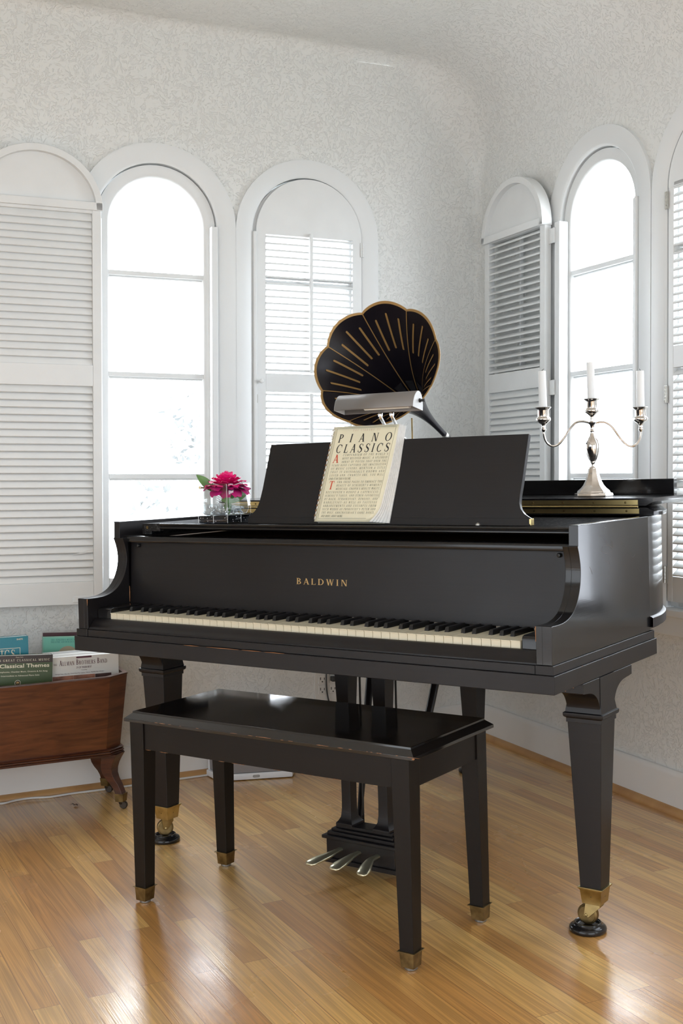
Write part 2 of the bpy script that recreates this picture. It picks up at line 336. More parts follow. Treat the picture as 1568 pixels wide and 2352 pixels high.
# ------------------------------------------------------------------ room shell
H, SR, SL, DB, RC = 2.62, 1.30, -3.2, -4.6, .40
def DW(s):                                                   # depth of the window wall, easing back into the corner
    t = min(max((s - .86) / .44, 0), 1); return 1.355 + .06 * t * t * (3 - 2 * t)
vault = []                                                   # (s, z, inward normal, fillet radius) up the right wall, round the cove, along the ceiling
for k in range(23): vault.append((SR, -.06 + k * (2.22 + .06) / 22, -1, 0, .03))
for k in range(1, 25):
    a = k / 24 * PI / 2; vault.append((SR - RC + RC * math.cos(a), H - RC + RC * math.sin(a), -math.cos(a), -math.sin(a), .03 + .11 * math.sin(2 * a) ** 1.3 * (1 if k < 24 else 0) + .012 * (k / 24)))
for k in range(1, 21): vault.append((SR - RC - (SR - RC - SL) * k / 20, H, 0, -1, .042))
def inner(k): s, z, ns, nz, r = vault[k]; return s + ns * r, z + nz * r
env = sorted(((inner(k)) for k in range(22, len(vault))), key=lambda p: p[0])
def ztop(s):
    if s <= env[0][0]: return env[0][1]
    for (s0, z0), (s1, z1) in zip(env, env[1:]):
        if s0 <= s <= s1: return lerp(z0, z1, (s - s0) / max(s1 - s0, 1e-6))
    return env[-1][1]
WIN_L = [(.003, .247, .246, 1.918), (.558, .240, .243, 1.918)]      # hole: centre, half width, rise, spring height
WIN_R = [(.615, .25, .245, 1.92), (.035, .25, .245, 1.92), (-.545, .25, .245, 1.92)]
ZS = .64
def columns(mb, us, lo, hi, holes, v, nz=10):
    for u0, u1 in zip(us, us[1:]):
        um = (u0 + u1) / 2; spans = [(lo, (hi(u0), hi(u1)))]; hit = None
        for c, a, b, zs in holes:
            if abs(um - c) < a: hit = (lambda u, c=c, a=a, b=b, zs=zs: zs + b * math.sqrt(max(0, 1 - ((u - c) / a) ** 2)))
        segs = [((lo, lo), (ZS, ZS)), ((hit(u0), hit(u1)), (hi(u0), hi(u1)))] if hit else [((lo, lo), (hi(u0), hi(u1)))]
        for (a0, a1), (b0, b1) in segs:
            for k in range(nz):
                t0, t1 = k / nz, (k + 1) / nz
                mb.add([(u0, v(u0), lerp(a0, b0, t0)), (u1, v(u1), lerp(a1, b1, t0)), (u1, v(u1), lerp(a1, b1, t1)), (u0, v(u0), lerp(a0, b0, t1))], [(0, 1, 2, 3)])
def cuts(lo, hi, holes, step=.06, fine=.008):
    us = set(); x = lo
    while x < hi: us.add(round(x, 4)); x += step
    us.add(hi)
    for c, a, *_ in holes:
        us = {u for u in us if not (c - a - .004 < u < c + a + .004)}
        n = int(2 * a / fine); us |= {round(c - a * math.cos(PI * k / n), 4) for k in range(n + 1)}
    return sorted(us)
smax = inner(10)[0]
def patch(name, mb, nflat, T):
    o = build(mb, name, STUCCO, T=T, angle=180, recalc=False); tag(o, kind='structure')
    for pl_ in o.data.polygons[:nflat]: pl_.use_smooth = False
    return o
w = MB()
us = [u for u in cuts(SL, .86, WIN_L)] + sorted({round(inner(k)[0], 6) for k in range(22, 47) if .861 < inner(k)[0] < smax - .002} | {smax} | {.86 + .01 * k for k in range(1, 40) if .86 + .01 * k < smax})
columns(w, us, -.06, ztop, WIN_L, DW); nf = len(w.f)
rings = []
for k in range(len(vault)):
    s, z, ns, nz, r = vault[k]; q = inner(k); D = DW(min(q[0], smax)); row = []
    for j in range(9):
        ph = j / 8 * PI / 2; row.append((s + ns * r * (1 - math.cos(ph)), D - r + r * math.sin(ph), z + nz * r * (1 - math.cos(ph))))
    rings.append(row)
w.loft([r_[::-1] for r_ in rings], closed=False, cap=False)
patch('wall_left', w, nf, mL)
w = MB(); columns(w, cuts(DB, DW(smax) - .03, WIN_R), -.06, lambda u: 2.22, WIN_R, lambda u: SR); patch('wall_right', w, len(w.f), mR)
w = MB(); rows = []
for k in range(22, len(vault)):
    s, z, ns, nz, r = vault[k]; q = inner(k); d0 = DW(min(q[0], smax)) - r
    rows.append([(s, lerp(d0, DB, j / 12), z) for j in range(13)])
w.loft(rows, closed=False, cap=False); patch('ceiling', w, 0, mL)
# rear and far walls of the room behind the camera (solid; two added fill lights stand in for windows)
def plain_wall(name, a0, a1, fn):
    w = MB(); w.box(a0, 0, -.06, a1, .12, H); tag(build(w, name, STUCCO, T=fn, smooth=False), kind='structure')
plain_wall('wall_rear', SL, SR, lambda a, b, z: mL(a, DB - b, z)); plain_wall('wall_far', DB, 1.355, lambda a, b, z: mL(SL - b, a, z))
# the floor follows the walls' footprint
fl = MB(); cs = [WM @ Vector(p) for p in ((SL - .12, DB - .12, 0), (SR + .02, DB - .12, 0), (SR + .02, 1.43, 0), (SL - .12, 1.43, 0))]
fl.prism([(p.x, p.y) for p in cs], 'z', -.05, 0)
f = build(fl, 'floor', OAK, smooth=False); tag(f, kind='structure'); 
# ------------------------------------------------------------------ baseboards and oak quarter round
def strip_along(pts, prof, name, mat, kind='structure'):
    mb = MB(); n = len(prof)
    mb.loft([[(p[0] + q[0] * nx, p[1] + q[0] * ny, q[1]) for q in prof] for p, nx, ny in pts], True, True)
    def T(s, d, z): v = WM @ Vector((s, d, 0)); v.z = z; return v
    return tag(build(mb, name, mat, T=T, angle=40), kind=kind)
ss = [SL + .02, -2, -1, 0, .5, .86] + [.86 + .41 * k / 8 for k in range(1, 9)]
pl = [((s, DW(s), 0), 0, -1) for s in ss]
pr = [((SR, d, 0), -1, 0) for d in (1.39, .9, 0, -1, -2, DB + .02)]
bprof = [(-.004, .0), (.012, .0), (.012, .112), (.010, .124), (.005, .129), (-.004, .129)]
qprof = [(.012, 0), (.030, 0), (.030, .004), (.027, .012), (.021, .018), (.012, .021)]
strip_along(pl, bprof, 'baseboard_left', BASEW); strip_along(pr, bprof, 'baseboard_right', BASEW)
strip_along(pl, qprof, 'trim_1', OAKTRIM); strip_along(pr, qprof, 'trim_2', OAKTRIM)

# ------------------------------------------------------------------ windows
def arch(c, rx, rz, zs, zb, n=28):
    return [(c - rx, zb), (c - rx, (zb + zs) / 2)] + [(c - rx * math.cos(PI * k / n), zs + rz * math.sin(PI * k / n)) for k in range(n + 1)] + [(c + rx, (zb + zs) / 2), (c + rx, zb)]
def ring(mb, outer, innr, v0, v1, back=True, ease=0):
    n = len(outer); ro = [(u, v0, z) for u, z in outer]; ri = [(u, v0, z) for u, z in innr]
    chain = [[(u, v1, z) for u, z in outer], ro]
    if ease:
        chain.append([(lerp(a[0], b[0], 1 - ease), v0, lerp(a[1], b[1], 1 - ease)) for a, b in zip(outer, innr)])
        chain.append([(u, v0 + .006, z) for u, z in innr])
    else: chain.append(ri)
    chain.append([(u, v1, z) for u, z in innr])
    if back: chain.append(chain[0])
    mb.loft(chain, closed=False, cap=False)
def window(n, T, c, vc, ro, ri, rg, zs, zb=.655, rest=True, strips=()):
    root = thing('window_%d' % n, None, None, T(c, vc, zb), kind='structure')
    cas = MB(); ring(cas, arch(c, *ro, zs, zb), arch(c, *ri, zs, zb), vc, vc + .018, ease=.12)
    ring(cas, arch(c, ri[0] + .004, ri[1] + .004, zs, zb), arch(c, ri[0] - .012, ri[1] - .012, zs, zb), vc + .062, vc + .13)
    ring(cas, arch(c, ri[0] + .035, ri[1] + .035, zs, zb), arch(c, ri[0], ri[1], zs, zb), vc + .014, vc + .13)
    build(cas, 'casing', PAINT, root, T=T, angle=50)
    sa = MB(); ring(sa, arch(c, ri[0] - .003, ri[1] - .0045, zs, zb + .003), arch(c, *rg, zs, zb + .003), vc + .020, vc + .056, ease=.14)
    sa.box(c - rg[0] - .002, vc + .021, zb + .003, c + rg[0] + .002, vc + .055, .706)
    build(sa, 'sash', PAINT, root, T=T, angle=50)
    for z in (1.750, 1.404, 1.055):
        m = MB(); m.box(c - rg[0] - .003, vc + .022, z - .009, c + rg[0] + .003, vc + .050, z + .008); m.box(c - rg[0] - .003, vc + .034, z - .0155, c + rg[0] + .003, vc + .050, z - .009)
        build(m, 'muntin', PAINT, root, bevel=.003, T=T)
    g = MB(); o = arch(c, rg[0] + .003, rg[1] + .003, zs, .70); g.add([(u, vc + .043, z) for u, z in o], [tuple(range(len(o)))]); build(g, 'pane', PANE, root, T=T, smooth=False)
    for u0, u1, v0, v1, z1 in strips:
        m = MB(); m.box(u0, v0, zb + .02, u1, v1, z1); build(m, 'stop_strip', PAINT, root, bevel=.003, T=T)
    return root
VL, VR = 1.343, 1.288
w1 = window(1, mL, .002, VL, (.281, .279), (.2125, .212), (.165, .165), 1.918, strips=((.190, .213, VL - .012, VL + .03, 1.925), (-.213, -.192, VL - .004, VL + .03, 1.925)))
w2 = window(2, mL, .558, VL, (.276, .276), (.2125, .212), (.165, .165), 1.918, strips=((.3455, .358, VL - .006, VL + .03, 1.923),))
w3 = window(3, mR, .615, VR, (.287, .279), (.22, .2125), (.178, .168), 1.922, strips=((.806, .836, VR - .018, VR + .02, 1.93), (.394, .404, VR - .006, VR + .02, 1.93), (.404, .424, VR + .004, VR + .03, 1.93)))
w4 = window(4, mR, .035, VR, (.289, .279), (.22, .2125), (.178, .168), 1.922)
w5 = window(5, mR, -.545, VR, (.289, .279), (.22, .2125), (.178, .168), 1.922)
for T, c, vc, o in ((mL, .002, VL, w1), (mR, .615, VR, w3)):      # little brass latch pins on the sash
    sx = 1 if T is mL else -1
    k = MB(); k.tube([(c + sx * .172, vc + .018, 1.0), (c + sx * .150, vc + .004, 1.002)], .003, 8); k.tube([(c + sx * .150, vc + .004, 1.002), (c + sx * .145, vc + .001, 1.0025)], .005, 8)
    k.map(lambda u, v, z: (u, v, z + .012)); build(k, 'latch_pin', BRASSD, o, T=T)
g = MB(); o = arch(-.545, .205, .20, 1.922, .67); g.add([(u, VR + .012, z) for u, z in o], [tuple(range(len(o)))]); build(g, 'dimming_panel', DIMSHEET, w5, T=mR, smooth=False)  # unseen tinted sheet added to dim this window's reflection in the piano
def sill(name, T, u0, u1, vc):
    m = MB(); m.box(u0, vc - .030, .632, u1, vc + .09, .655); m.box(u0 + .02, vc - .008, .572, u1 - .02, vc + .02, .632)
    tag(build(m, name, PAINT, bevel=.004, T=T), kind='structure')
sill('trim_3', mL, -.30, .85, VL); sill('trim_4', mR, -.86, .915, VR)

# ------------------------------------------------------------------ plantation shutters
def shutter(label, T, u0, u1, v0, t, zb, zs, rz, opens, tilt, stile, rim, rod_v, sgn, flat_top=1.94):
    c, rx = (u0 + u1) / 2, (u1 - u0) / 2
    root = thing('louvred_shutter', label, 'shutter', T(c, v0, zb), 'louvred window shutters')
    fr = MB(); tops = [o[1] for o in opens]
    fr.box(u0, v0, zb, u0 + stile, v0 + t, zs); fr.box(u1 - stile, v0, zb, u1, v0 + t, zs)
    edges = [zb] + [z for o in opens for z in o] + [None]
    zs_sorted = sorted(opens)
    prev = zb
    for a, b in zs_sorted: fr.box(u0 + stile, v0, prev, u1 - stile, v0 + t, a); prev = b
    fr.box(u0 + stile, v0, prev, u1 - stile, v0 + t, zs)
    build(fr, 'frame', SHUT, root, bevel=.002, T=T)
    top = MB(); o = arch(c, rx, rz, zs, zs - .001); vv = v0 + (.008 if rim else 0)
    top.prism(o, 'y', vv, v0 + t); build(top, 'arched_panel', SHUT, root, T=T, angle=50)
    if rim:
        r = MB(); zr = zs - .004
        ring(r, arch(c, rx + .004, rz + .003, zs, zr), arch(c, rx - .018, rz - .02, zs, zr), v0 - rim, v0 + t)
        r.box(u0 - .004, v0 - rim, zr, u1 + .004, v0 + t, zr + .026)
        build(r, 'arched_rim', SHUT, root, bevel=.0015, T=T, angle=50)
    sl = MB(); rods = MB()
    for (a, b), tl in zip(zs_sorted, tilt):
        n = round((b - a) / .0241); p = (b - a) / n; ang = math.radians(tl)
        for k in range(n):
            zc = a + (k + .5) * p; hw, th = .0150, .0038; prof = []
            for j in range(12):
                q = 2 * PI * j / 12; x, y = hw * math.copysign(abs(math.cos(q)) ** .6, math.cos(q)), th * math.copysign(abs(math.sin(q)) ** .45, math.sin(q))
                prof.append((v0 + t / 2 + x * math.cos(ang) - y * math.sin(ang), zc + x * math.sin(ang) + y * math.cos(ang)))
            sl.prism(prof, 'x', u0 + stile + .0005, u1 - stile - .0005)
        if rod_v is not None: rods.box(c - .006, v0 + rod_v - .006, a + .004, c + .006, v0 + rod_v + .006, b - .004 + (.012 if b > 1.6 else 0))
    build(sl, 'louvres', SHUT, root, T=T, angle=50)
    if rod_v is not None: build(rods, 'tilt_rod', SHUT, root, bevel=.002, T=T)
    return root
# folded open against the window wall, left edge of the picture
sh1 = shutter('white louvred shutter folded open on the left wall, its louvres shut', mL, -.618, -.199, 1.316, .025, .626, 1.945, .196, [(.702, 1.355), (1.426, 1.931)], (62, 66), .030, .011, None, 1)
sh2 = shutter('white louvred shutter closed over the window behind the gramophone horn', mL, .3585, .7685, 1.346, .026, .668, 1.918, .207, [(.70, 1.356), (1.422, 1.9195)], (-12, -6), .036, 0, -.012, 1)
sh3 = shutter('white louvred shutter folded open on the right wall left of the candelabra', mR, .862, 1.280, 1.248, .026, .668, 1.930, .200, [(.70, 1.364), (1.434, 1.925)], (60, 28), .032, .014, .034, 1)
sh4 = shutter('white louvred shutter closed at the right edge of the picture', mR, -.170, .246, 1.291, .026, .674, 1.922, .207, [(.75, 1.378), (1.444, 1.936)], (40, 32), .024, 0, None, 1)
k = MB(); k.lathe([(.003, 0), (.003, .010), (.008, .013), (.0085, .018), (.006, .022), (.001, .023)], (.372, 1.346, 1.392), 16, (0, -1, 0)); build(k, 'knob', SHUT, sh2, T=mL)
k = MB(); k.box(.3585, 1.343, 1.315, .362, 1.349, 1.345); build(k, 'catch', STEEL, sh2, T=mL)
k = MB(); k.add([(-.30, 1.321, .792), (-.2295, 1.321, .812), (-.2295, 1.3225, .799)], [(0, 1, 2)]); build(k, 'split_sliver', SHUT, sh1, T=mL, thick=.002, smooth=False)
def hinge(parent, T, u, v, z0, z1, mt=None):
    m = MB(); m.box(u - .007, v - .002, z0, u + .007, v + .002, z1)
    for j in range(5): m.lathe([(.003, 0), (.003, (z1 - z0) / 5 * .9)], (u, v - .003, z0 + (z1 - z0) / 5 * j), 8)
    build(m, 'hinge', mt or STEEL, parent, T=T)
for z in (1.885, 1.30, .755): hinge(sh4, mR, .2505, 1.288, z - .026, z + .026)
for z in (1.885, 1.36): hinge(sh2, mL, .770, 1.3435, z - .026, z + .026, SHUT)
for z in (1.885, 1.36, .80):                                   # wide painted hinge leaves that carry the folded shutter
    m = MB(); m.box(.832, 1.264, z - .026, .864, 1.268, z + .026); m.box(.829, 1.262, z - .026, .834, 1.274, z + .026); build(m, 'hinge', SHUT, sh3, T=mR, bevel=.001)

# ------------------------------------------------------------------ garden tree faintly seen through the panes
rt = random.Random(3)
def leafy(name, label, ctr, rad, n, mat, trunk):
    root = thing(name, label, 'tree', (ctr[0], ctr[1], 0), 'garden trees outside')
    m = MB()
    for _ in range(n):
        q = Vector((rt.gauss(0, 1), rt.gauss(0, 1), rt.gauss(0, 1))).normalized() * rt.random() ** .4
        p = Vector(ctr) + Vector((q.x * rad[0], q.y * rad[1], q.z * rad[2])); a = Vector((rt.uniform(-1, 1), rt.uniform(-1, 1), rt.uniform(-1, 1))).normalized(); b = a.orthogonal().normalized(); l = rt.uniform(.03, .06)
        m.add([p - a * l, p + b * l * .4, p + a * l, p - b * l * .4], [(0, 1, 2, 3)])
    build(m, 'foliage', mat, root, smooth=False)
    t = MB(); t.tube([(ctr[0], ctr[1], -.8), (ctr[0] + .05, ctr[1], ctr[2] * .6), ctr], [.06, .045, .015], 8); build(t, 'trunk', trunk, root)
PALELEAF = simple('sunlit_leaf', (.18, .19, .19), .6); BARK = simple('pale_bark', (.25, .25, .24), .8)
leafy('garden_tree', 'pale sunlit tree outside the left arched window', (-3.90, 4.10, 1.34), (.20, .3, .40), 230, PALELEAF, BARK)
leafy('garden_shrub', 'pale low shrub outside the left arched window', (-3.86, 3.50, 0.86), (.30, .3, .16), 90, PALELEAF, BARK)
g = MB(); g.box(-14, 2.3, -.9, 14, 22, -.85); g.map(lambda x, y, z: mL(x, y - .6, z)); tag(build(g, 'ground_outside', simple('pale_paving', (.22, .22, .21), .9), smooth=False), kind='structure')
g = MB(); g.box(1.9, -10, -.9, 16, 2.2, -.85); g.map(lambda x, y, z: mL(x, y, z)); tag(build(g, 'ground_outside', simple('pale_lawn', (.21, .22, .20), .9), smooth=False), kind='structure')
# ------------------------------------------------------------------ piano
P = thing('grand_piano', 'black ebonised baby grand piano with open keyboard and raised music desk', 'piano', (0, .55, 0))
W_, XI, XU = .7013, .6650, .6790
kb = MB(); kb.box(-.7098, -.0425, .592, .7098, .552, .6312); build(kb, 'key_bed', EBM, P, bevel=.0015)
kb = MB(); kb.box(-.7055, -.0375, .6312, -W_ + .037, .548, .651); kb.box(W_ - .037, -.0375, .6312, .7055, .548, .651); kb.box(-W_ + .038, -.0360, .6312, W_ - .038, -.012, .6500); build(kb, 'base_moulding', EBM, P, bevel=.0012)
prof = [(-.0326, .651), (-.0326, .7328)] + [tuple(v)[1:] for v in spline([(0, -.0326, .7330), (0, .004, .7325), (0, .034, .7345), (0, .060, .7410), (0, .083, .7530), (0, .103, .7740), (0, .116, .8000), (0, .1215, .8260), (0, .1205, .8480), (0, .1150, .8700), (0, .1075, .8890)], 4)][1:]
upper = [(.1105, .8892), (.1125, .9345), (.532, .9315), (.532, .651)]
for sx in (-1, 1):
    a = MB()
    a.prism(prof + upper, 'x', sx * XU, sx * W_)
    a.prism(prof + [(.130, .8885), (.130, .651)], 'x', sx * XI, sx * (XU + .0005))
    build(a, 'case_side', EBS if sx > 0 else EBM, P, bevel=.0013, angle=30)
# bent rim round the tail
outl = [(W_, .531)] + [tuple(v)[:2] for v in spline([(W_, .531, 0), (.694, .62, 0), (.660, .735, 0), (.585, .865, 0), (.475, 1.005, 0), (.355, 1.145, 0), (.235, 1.30, 0), (.115, 1.43, 0), (-.03, 1.505, 0), (-.20, 1.525, 0), (-.38, 1.505, 0), (-.53, 1.44, 0), (-.645, 1.33, 0), (-.694, 1.19, 0), (-W_, 1.03, 0)], 6)][1:] + [(-W_, .531)]
def offset(poly, d):
    out = []
    for i, p in enumerate(poly):
        a, b = Vector(poly[max(i - 1, 0)]), Vector(poly[min(i + 1, len(poly) - 1)]); t = (b - a).normalized(); out.append((p[0] + t.y * d, p[1] - t.x * d))
    return out
inn = offset(outl, -.032)
r = MB(); r.loft([[(x, y, .655) for x, y in outl], [(x, y, .9315) for x, y in outl], [(x, y, .9315) for x, y in inn], [(x, y, .655) for x, y in inn], [(x, y, .655) for x, y in outl]], closed=False, cap=False)
build(r, 'bent_rim', EBS, P, angle=40)
ob = offset(outl, .0075); band = [p for p in ob]
r = MB(); r.loft([[(x, y, .660) for x, y in outl], [(x, y, .660) for x, y in ob], [(x, y, .682) for x, y in ob], [(x, y, .6845) for x, y in offset(outl, .005)], [(x, y, .686) for x, y in outl]], closed=False, cap=False)
build(r, 'rim_band', EBM, P, angle=40)
s = MB(); s.prism([(x, y) for x, y in offset(outl, -.004)], 'z', .655, .668); build(s, 'soundboard', DARKIN, P, smooth=False)
# cast frame glimpsed through the slot under the shelf
g = MB(); g.box(-.655, .20, .866, .655, .52, .884); build(g, 'iron_frame', PLATEG, P)
fl = MB(); fl.add([(-.6645, .1300, .702), (.6645, .1300, .702), (.6645, .1405, .876), (-.6645, .1405, .876), (-.6645, .150, .702), (.6645, .150, .702), (.6645, .160, .876), (-.6645, .160, .876)], [(0, 1, 2, 3), (4, 7, 6, 5), (0, 4, 5, 1), (3, 2, 6, 7), (0, 3, 7, 4), (1, 5, 6, 2)])
fb = build(fl, 'fallboard', EBM, P, bevel=.001)
for x in (-.632, .645):
    k = MB(); k.lathe([(.0, .0), (.0052, 0), (.0052, .004), (.0035, .0065), (.0, .0075)], (x, .1385, .8665), 16, (0, -1, 0)); build(k, 'button', BLACKPL, fb)
ra = MB(); pr_ = [(.124, .874)] + [(.129 - .006 * math.cos(q), .885 + .0085 * math.sin(q)) for q in [PI * j / 8 - .3 for j in range(8)]] + [(.160, .893), (.160, .874)]
ra.prism([(.1255, .8755), (.1235, .879), (.1235, .8865), (.1255, .8915), (.130, .8935), (.165, .8935), (.165, .8755)], 'x', -.6785, .6785); build(ra, 'fallboard_rail', EBS, P, bevel=.0012, angle=50)
# music shelf with moulded front
sh = MB(); sh.box(-.545, .1362, .9130, .6785, .540, .9285); ms = build(sh, 'music_shelf', EBD, P)
sh = MB(); sh.prism([(.1362, .9130), (.134, .9130), (.1305, .9155), (.1305, .9185), (.1335, .9205), (.1300, .9230), (.1285, .9265), (.1310, .9290), (.1362, .9288)], 'x', -.545, .6785)
build(sh, 'front_moulding', EBS, ms, bevel=.0005, angle=40)
sh = MB(); sh.box(-.604, .133, .9075, -.545, .54, .9285); b1 = build(sh, 'shelf_block', EBD, P, bevel=.001)
k = MB(); k.lathe([(0, 0), (.0042, 0), (.0042, .0012), (0, .0016)], (-.592, .133, .9175), 14, (0, -1, 0)); build(k, 'screw', BRASSD, b1)
sh = MB(); sh.box(-.640, .162, .896, -.604, .53, .926); build(sh, 'shelf_rail', EBD, P, bevel=.001)
# music desk
def desk(x, z, off=0): t = z - .9285; return (x, .172 + .25 * t - off * .970, z + off * .2425)
right = [(.559, .9285), (.559, .946), (.552, .9495), (.541, .956), (.531, .967), (.5265, .980), (.5265, .998), (.5292, 1.03), (.5352, 1.1385)]
left = [(-.2645, .9285), (-.2645, .9475), (-.256, .9530), (-.246, .962), (-.238, .974), (-.2335, .990), (-.2290, 1.02), (-.2190, 1.1365)]
ol = left + right[::-1]
d = MB(); d.loft([[desk(x, z) for x, z in ol], [desk(x, z, -.013) for x, z in ol]], True, True)
dk = build(d, 'music_desk', EBM, P, bevel=.001, angle=40)
d = MB(); d.loft([[desk(-.262, .9452, .0006), desk(.556, .9452, .0006)], [desk(-.262, .9458, .0006), desk(.556, .9458, .0006)]], closed=False, cap=False); build(d, 'joint_line', EBS, dk)
d = MB(); d.box(.556, .173, .929, .5605, .190, .9445); build(d, 'hinge_plate', BRASSB, dk, bevel=.0008)
d = MB(); d.lathe([(0, 0), (.006, 0), (.006, .002), (.003, .005), (0, .006)], (.437, .150, .9305), 14); build(d, 'peg', STEEL, P)
# lid: main part, folded-back front flap with its lip, hinge
yo = [p for p in outl if p[1] >= .58]; lo_ = offset(outl, .014); lo_ = [p for p in lo_ if p[1] >= .59]
mid = [(.700, .575)] + lo_ + [(-.700, .575)]
cx = lambda pl, q: [(x - (q if x > 0 else -q) * min(1, abs(x) / .4), y - (q if y > 1 else 0)) for x, y in pl]
ld = MB(); ld.loft([[(x, y, .9325) for x, y in mid], [(x, y, .9415) for x, y in mid], [(x, y, .951) for x, y in cx(mid, .018)]], True, True)
build(ld, 'lid', EBS, P, angle=30)
fp = [(.7005, .568), (.7005, .868), (-.7005, .868), (-.7005, .568)]
ld = MB(); ld.loft([[(x - (.018 if x > 0 else -.018), y, .956) for x, y in fp], [(x, y, .9655) for x, y in fp], [(x, y, .975) for x, y in fp]], True, True)
fp_ = build(ld, 'lid_flap', EBS, P, angle=30)
ld = MB(); ld.box(-.662, .838, .975, .660, .862, 1.0165); build(ld, 'lid_lip', EBS, fp_, bevel=.0015)
hg = MB(); hg.box(-.66, .5735, .936, .6625, .5750, .9485); hg.box(-.66, .5665, .958, .6625, .5682, .9705); hg.tube([(-.66, .5665, .9535), (.6625, .5665, .9535)], .0028, 10)
hn = build(hg, 'piano_hinge', BRASSB, P)
for k in range(16):
    x = .630 - k * .0845
    for y, z in ((.5735, .9425), (.5665, .9640)):
        q = MB(); q.lathe([(0, .0), (.0030, .0), (.0026, .0008), (0, .0011)], (x, y, z), 10, (0, -1, 0)); build(q, 'screw', BRASSD, hn)
# keyboard
ks = MB(); ks.prism([(-.002, .651), (-.002, .6775), (-.0065, .6778), (-.0125, .6745), (-.0170, .6665), (-.0230, .6595), (-.0290, .6560), (-.0305, .6535), (-.0305, .6500)], 'x', -.6645, .6645); build(ks, 'key_slip', EBM, P, bevel=.0008, angle=50)
for sx in (-1, 1):
    b = MB(); b.prism([(.004, .660), (.004, .6985), (.0075, .7035), (.016, .7055), (.128, .7055), (.128, .660)], 'x', sx * .6145, sx * .6645); build(b, 'key_block', EBS, P, bevel=.002, angle=50)
PITCH = .02356
wk = MB(); hw = PITCH / 2 - .00055
wk.box(-hw, .0016, .672, hw, .15, .6915); wk.box(-hw, 0, .6915, hw, .15, .6934)
x0 = -26 * PITCH + PITCH / 2
white = build(wk, 'white_key', IVORY, P, bevel=.0005, T=lambda x, y, z: (x + x0, y, z))
w_me = white.data
for i in range(1, 52):
    c = white.copy(); C.objects.link(c); c.parent = P; c.location.x = i * PITCH; c.location.z = random.uniform(-.0003, .0003)
bk = MB(); bw, bt = .0056, .0047
bk.loft([[(-bw, .0500, .6900), (bw, .0500, .6900), (bw, .15, .6900), (-bw, .15, .6900)], [(-bt, .0535, .7025), (bt, .0535, .7025), (bt, .15, .7035), (-bt, .15, .7035)], [(-bt * .86, .0565, .7052), (bt * .86, .0565, .7052), (bt * .86, .15, .7055), (-bt * .86, .15, .7055)]], True, True)
black = None
for i in range(51):
    n = (i + 5) % 7                                         # 0 = C; the lowest key is A
    if n in (2, 6): continue
    offs = {0: -.0022, 1: .0022, 3: -.003, 4: 0, 5: .003}[n]
    x = -26 * PITCH + (i + 1) * PITCH + offs
    if black is None:
        black = build(bk, 'black_key', KEYB, P, bevel=.0007, T=lambda a, b, c: (a + x, b, c)); xb = x
    else:
        c = black.copy(); C.objects.link(c); c.parent = P; c.location.x = x - xb
# legs
def leg(cx, cy, first):
    g = MB()
    def sq(h, z, dx=0): return [(cx + dx - h, cy - h, z), (cx + dx + h, cy - h, z), (cx + dx + h, cy + h, z), (cx + dx - h, cy + h, z)]
    g.loft([sq(.0245, .096), sq(.0405, .492)])
    L = build(g, 'leg', EBM, P, bevel=.0015)
    g = MB(); g.loft([sq(.0425, .486), sq(.0425, .496), sq(.0470, .499), sq(.0480, .503), sq(.0480, .508), sq(.0430, .510)]); build(g, 'collar', EBM, L, bevel=.0008)
    if first:
        side = [tuple(v)[1:] for v in spline([(0, cy + .0410, .508), (0, cy + .0445, .530), (0, cy + .060, .551), (0, cy + .088, .564), (0, cy + .128, .5685)], 5)]
        pf = side + [(cy + .128, .5685), (cy + .150, .5700), (cy + .150, .592), (cy - .132, .592), (cy - .132, .5700)] + [(2 * cy - y, z) for y, z in side[::-1]]
        g = MB(); g.prism(pf, 'x', cx - .0405, cx + .0395); build(g, 'bracket', EBM, L, bevel=.0012, angle=40)
        g = MB(); g.loft([sq(.0440, .508), sq(.0405, .530), sq(.0405, .592)]); build(g, 'capital', EBM, L)
    else:
        g = MB(); g.loft([sq(.041, .508), sq(.044, .60), sq(.056, .656)]); build(g, 'capital', EBM, L)
    g = MB(); g.loft([sq(.0222, .070), sq(.0258, .1010), sq(.0295, .1055), sq(.0298, .1085), sq(.0262, .1085)]); F = build(g, 'ferrule', BRASS, L, bevel=.0006)
    k = MB(); k.lathe([(0, 0), (.0018, 0), (.0014, .0008), (0, .001)], (cx + .0243, cy, .088), 8, (1, 0, 0)); k.lathe([(0, 0), (.0018, 0), (.0014, .0008), (0, .001)], (cx, cy - .0243, .088), 8, (0, -1, 0)); build(k, 'ferrule_pin', BRASSD, L)
    return L
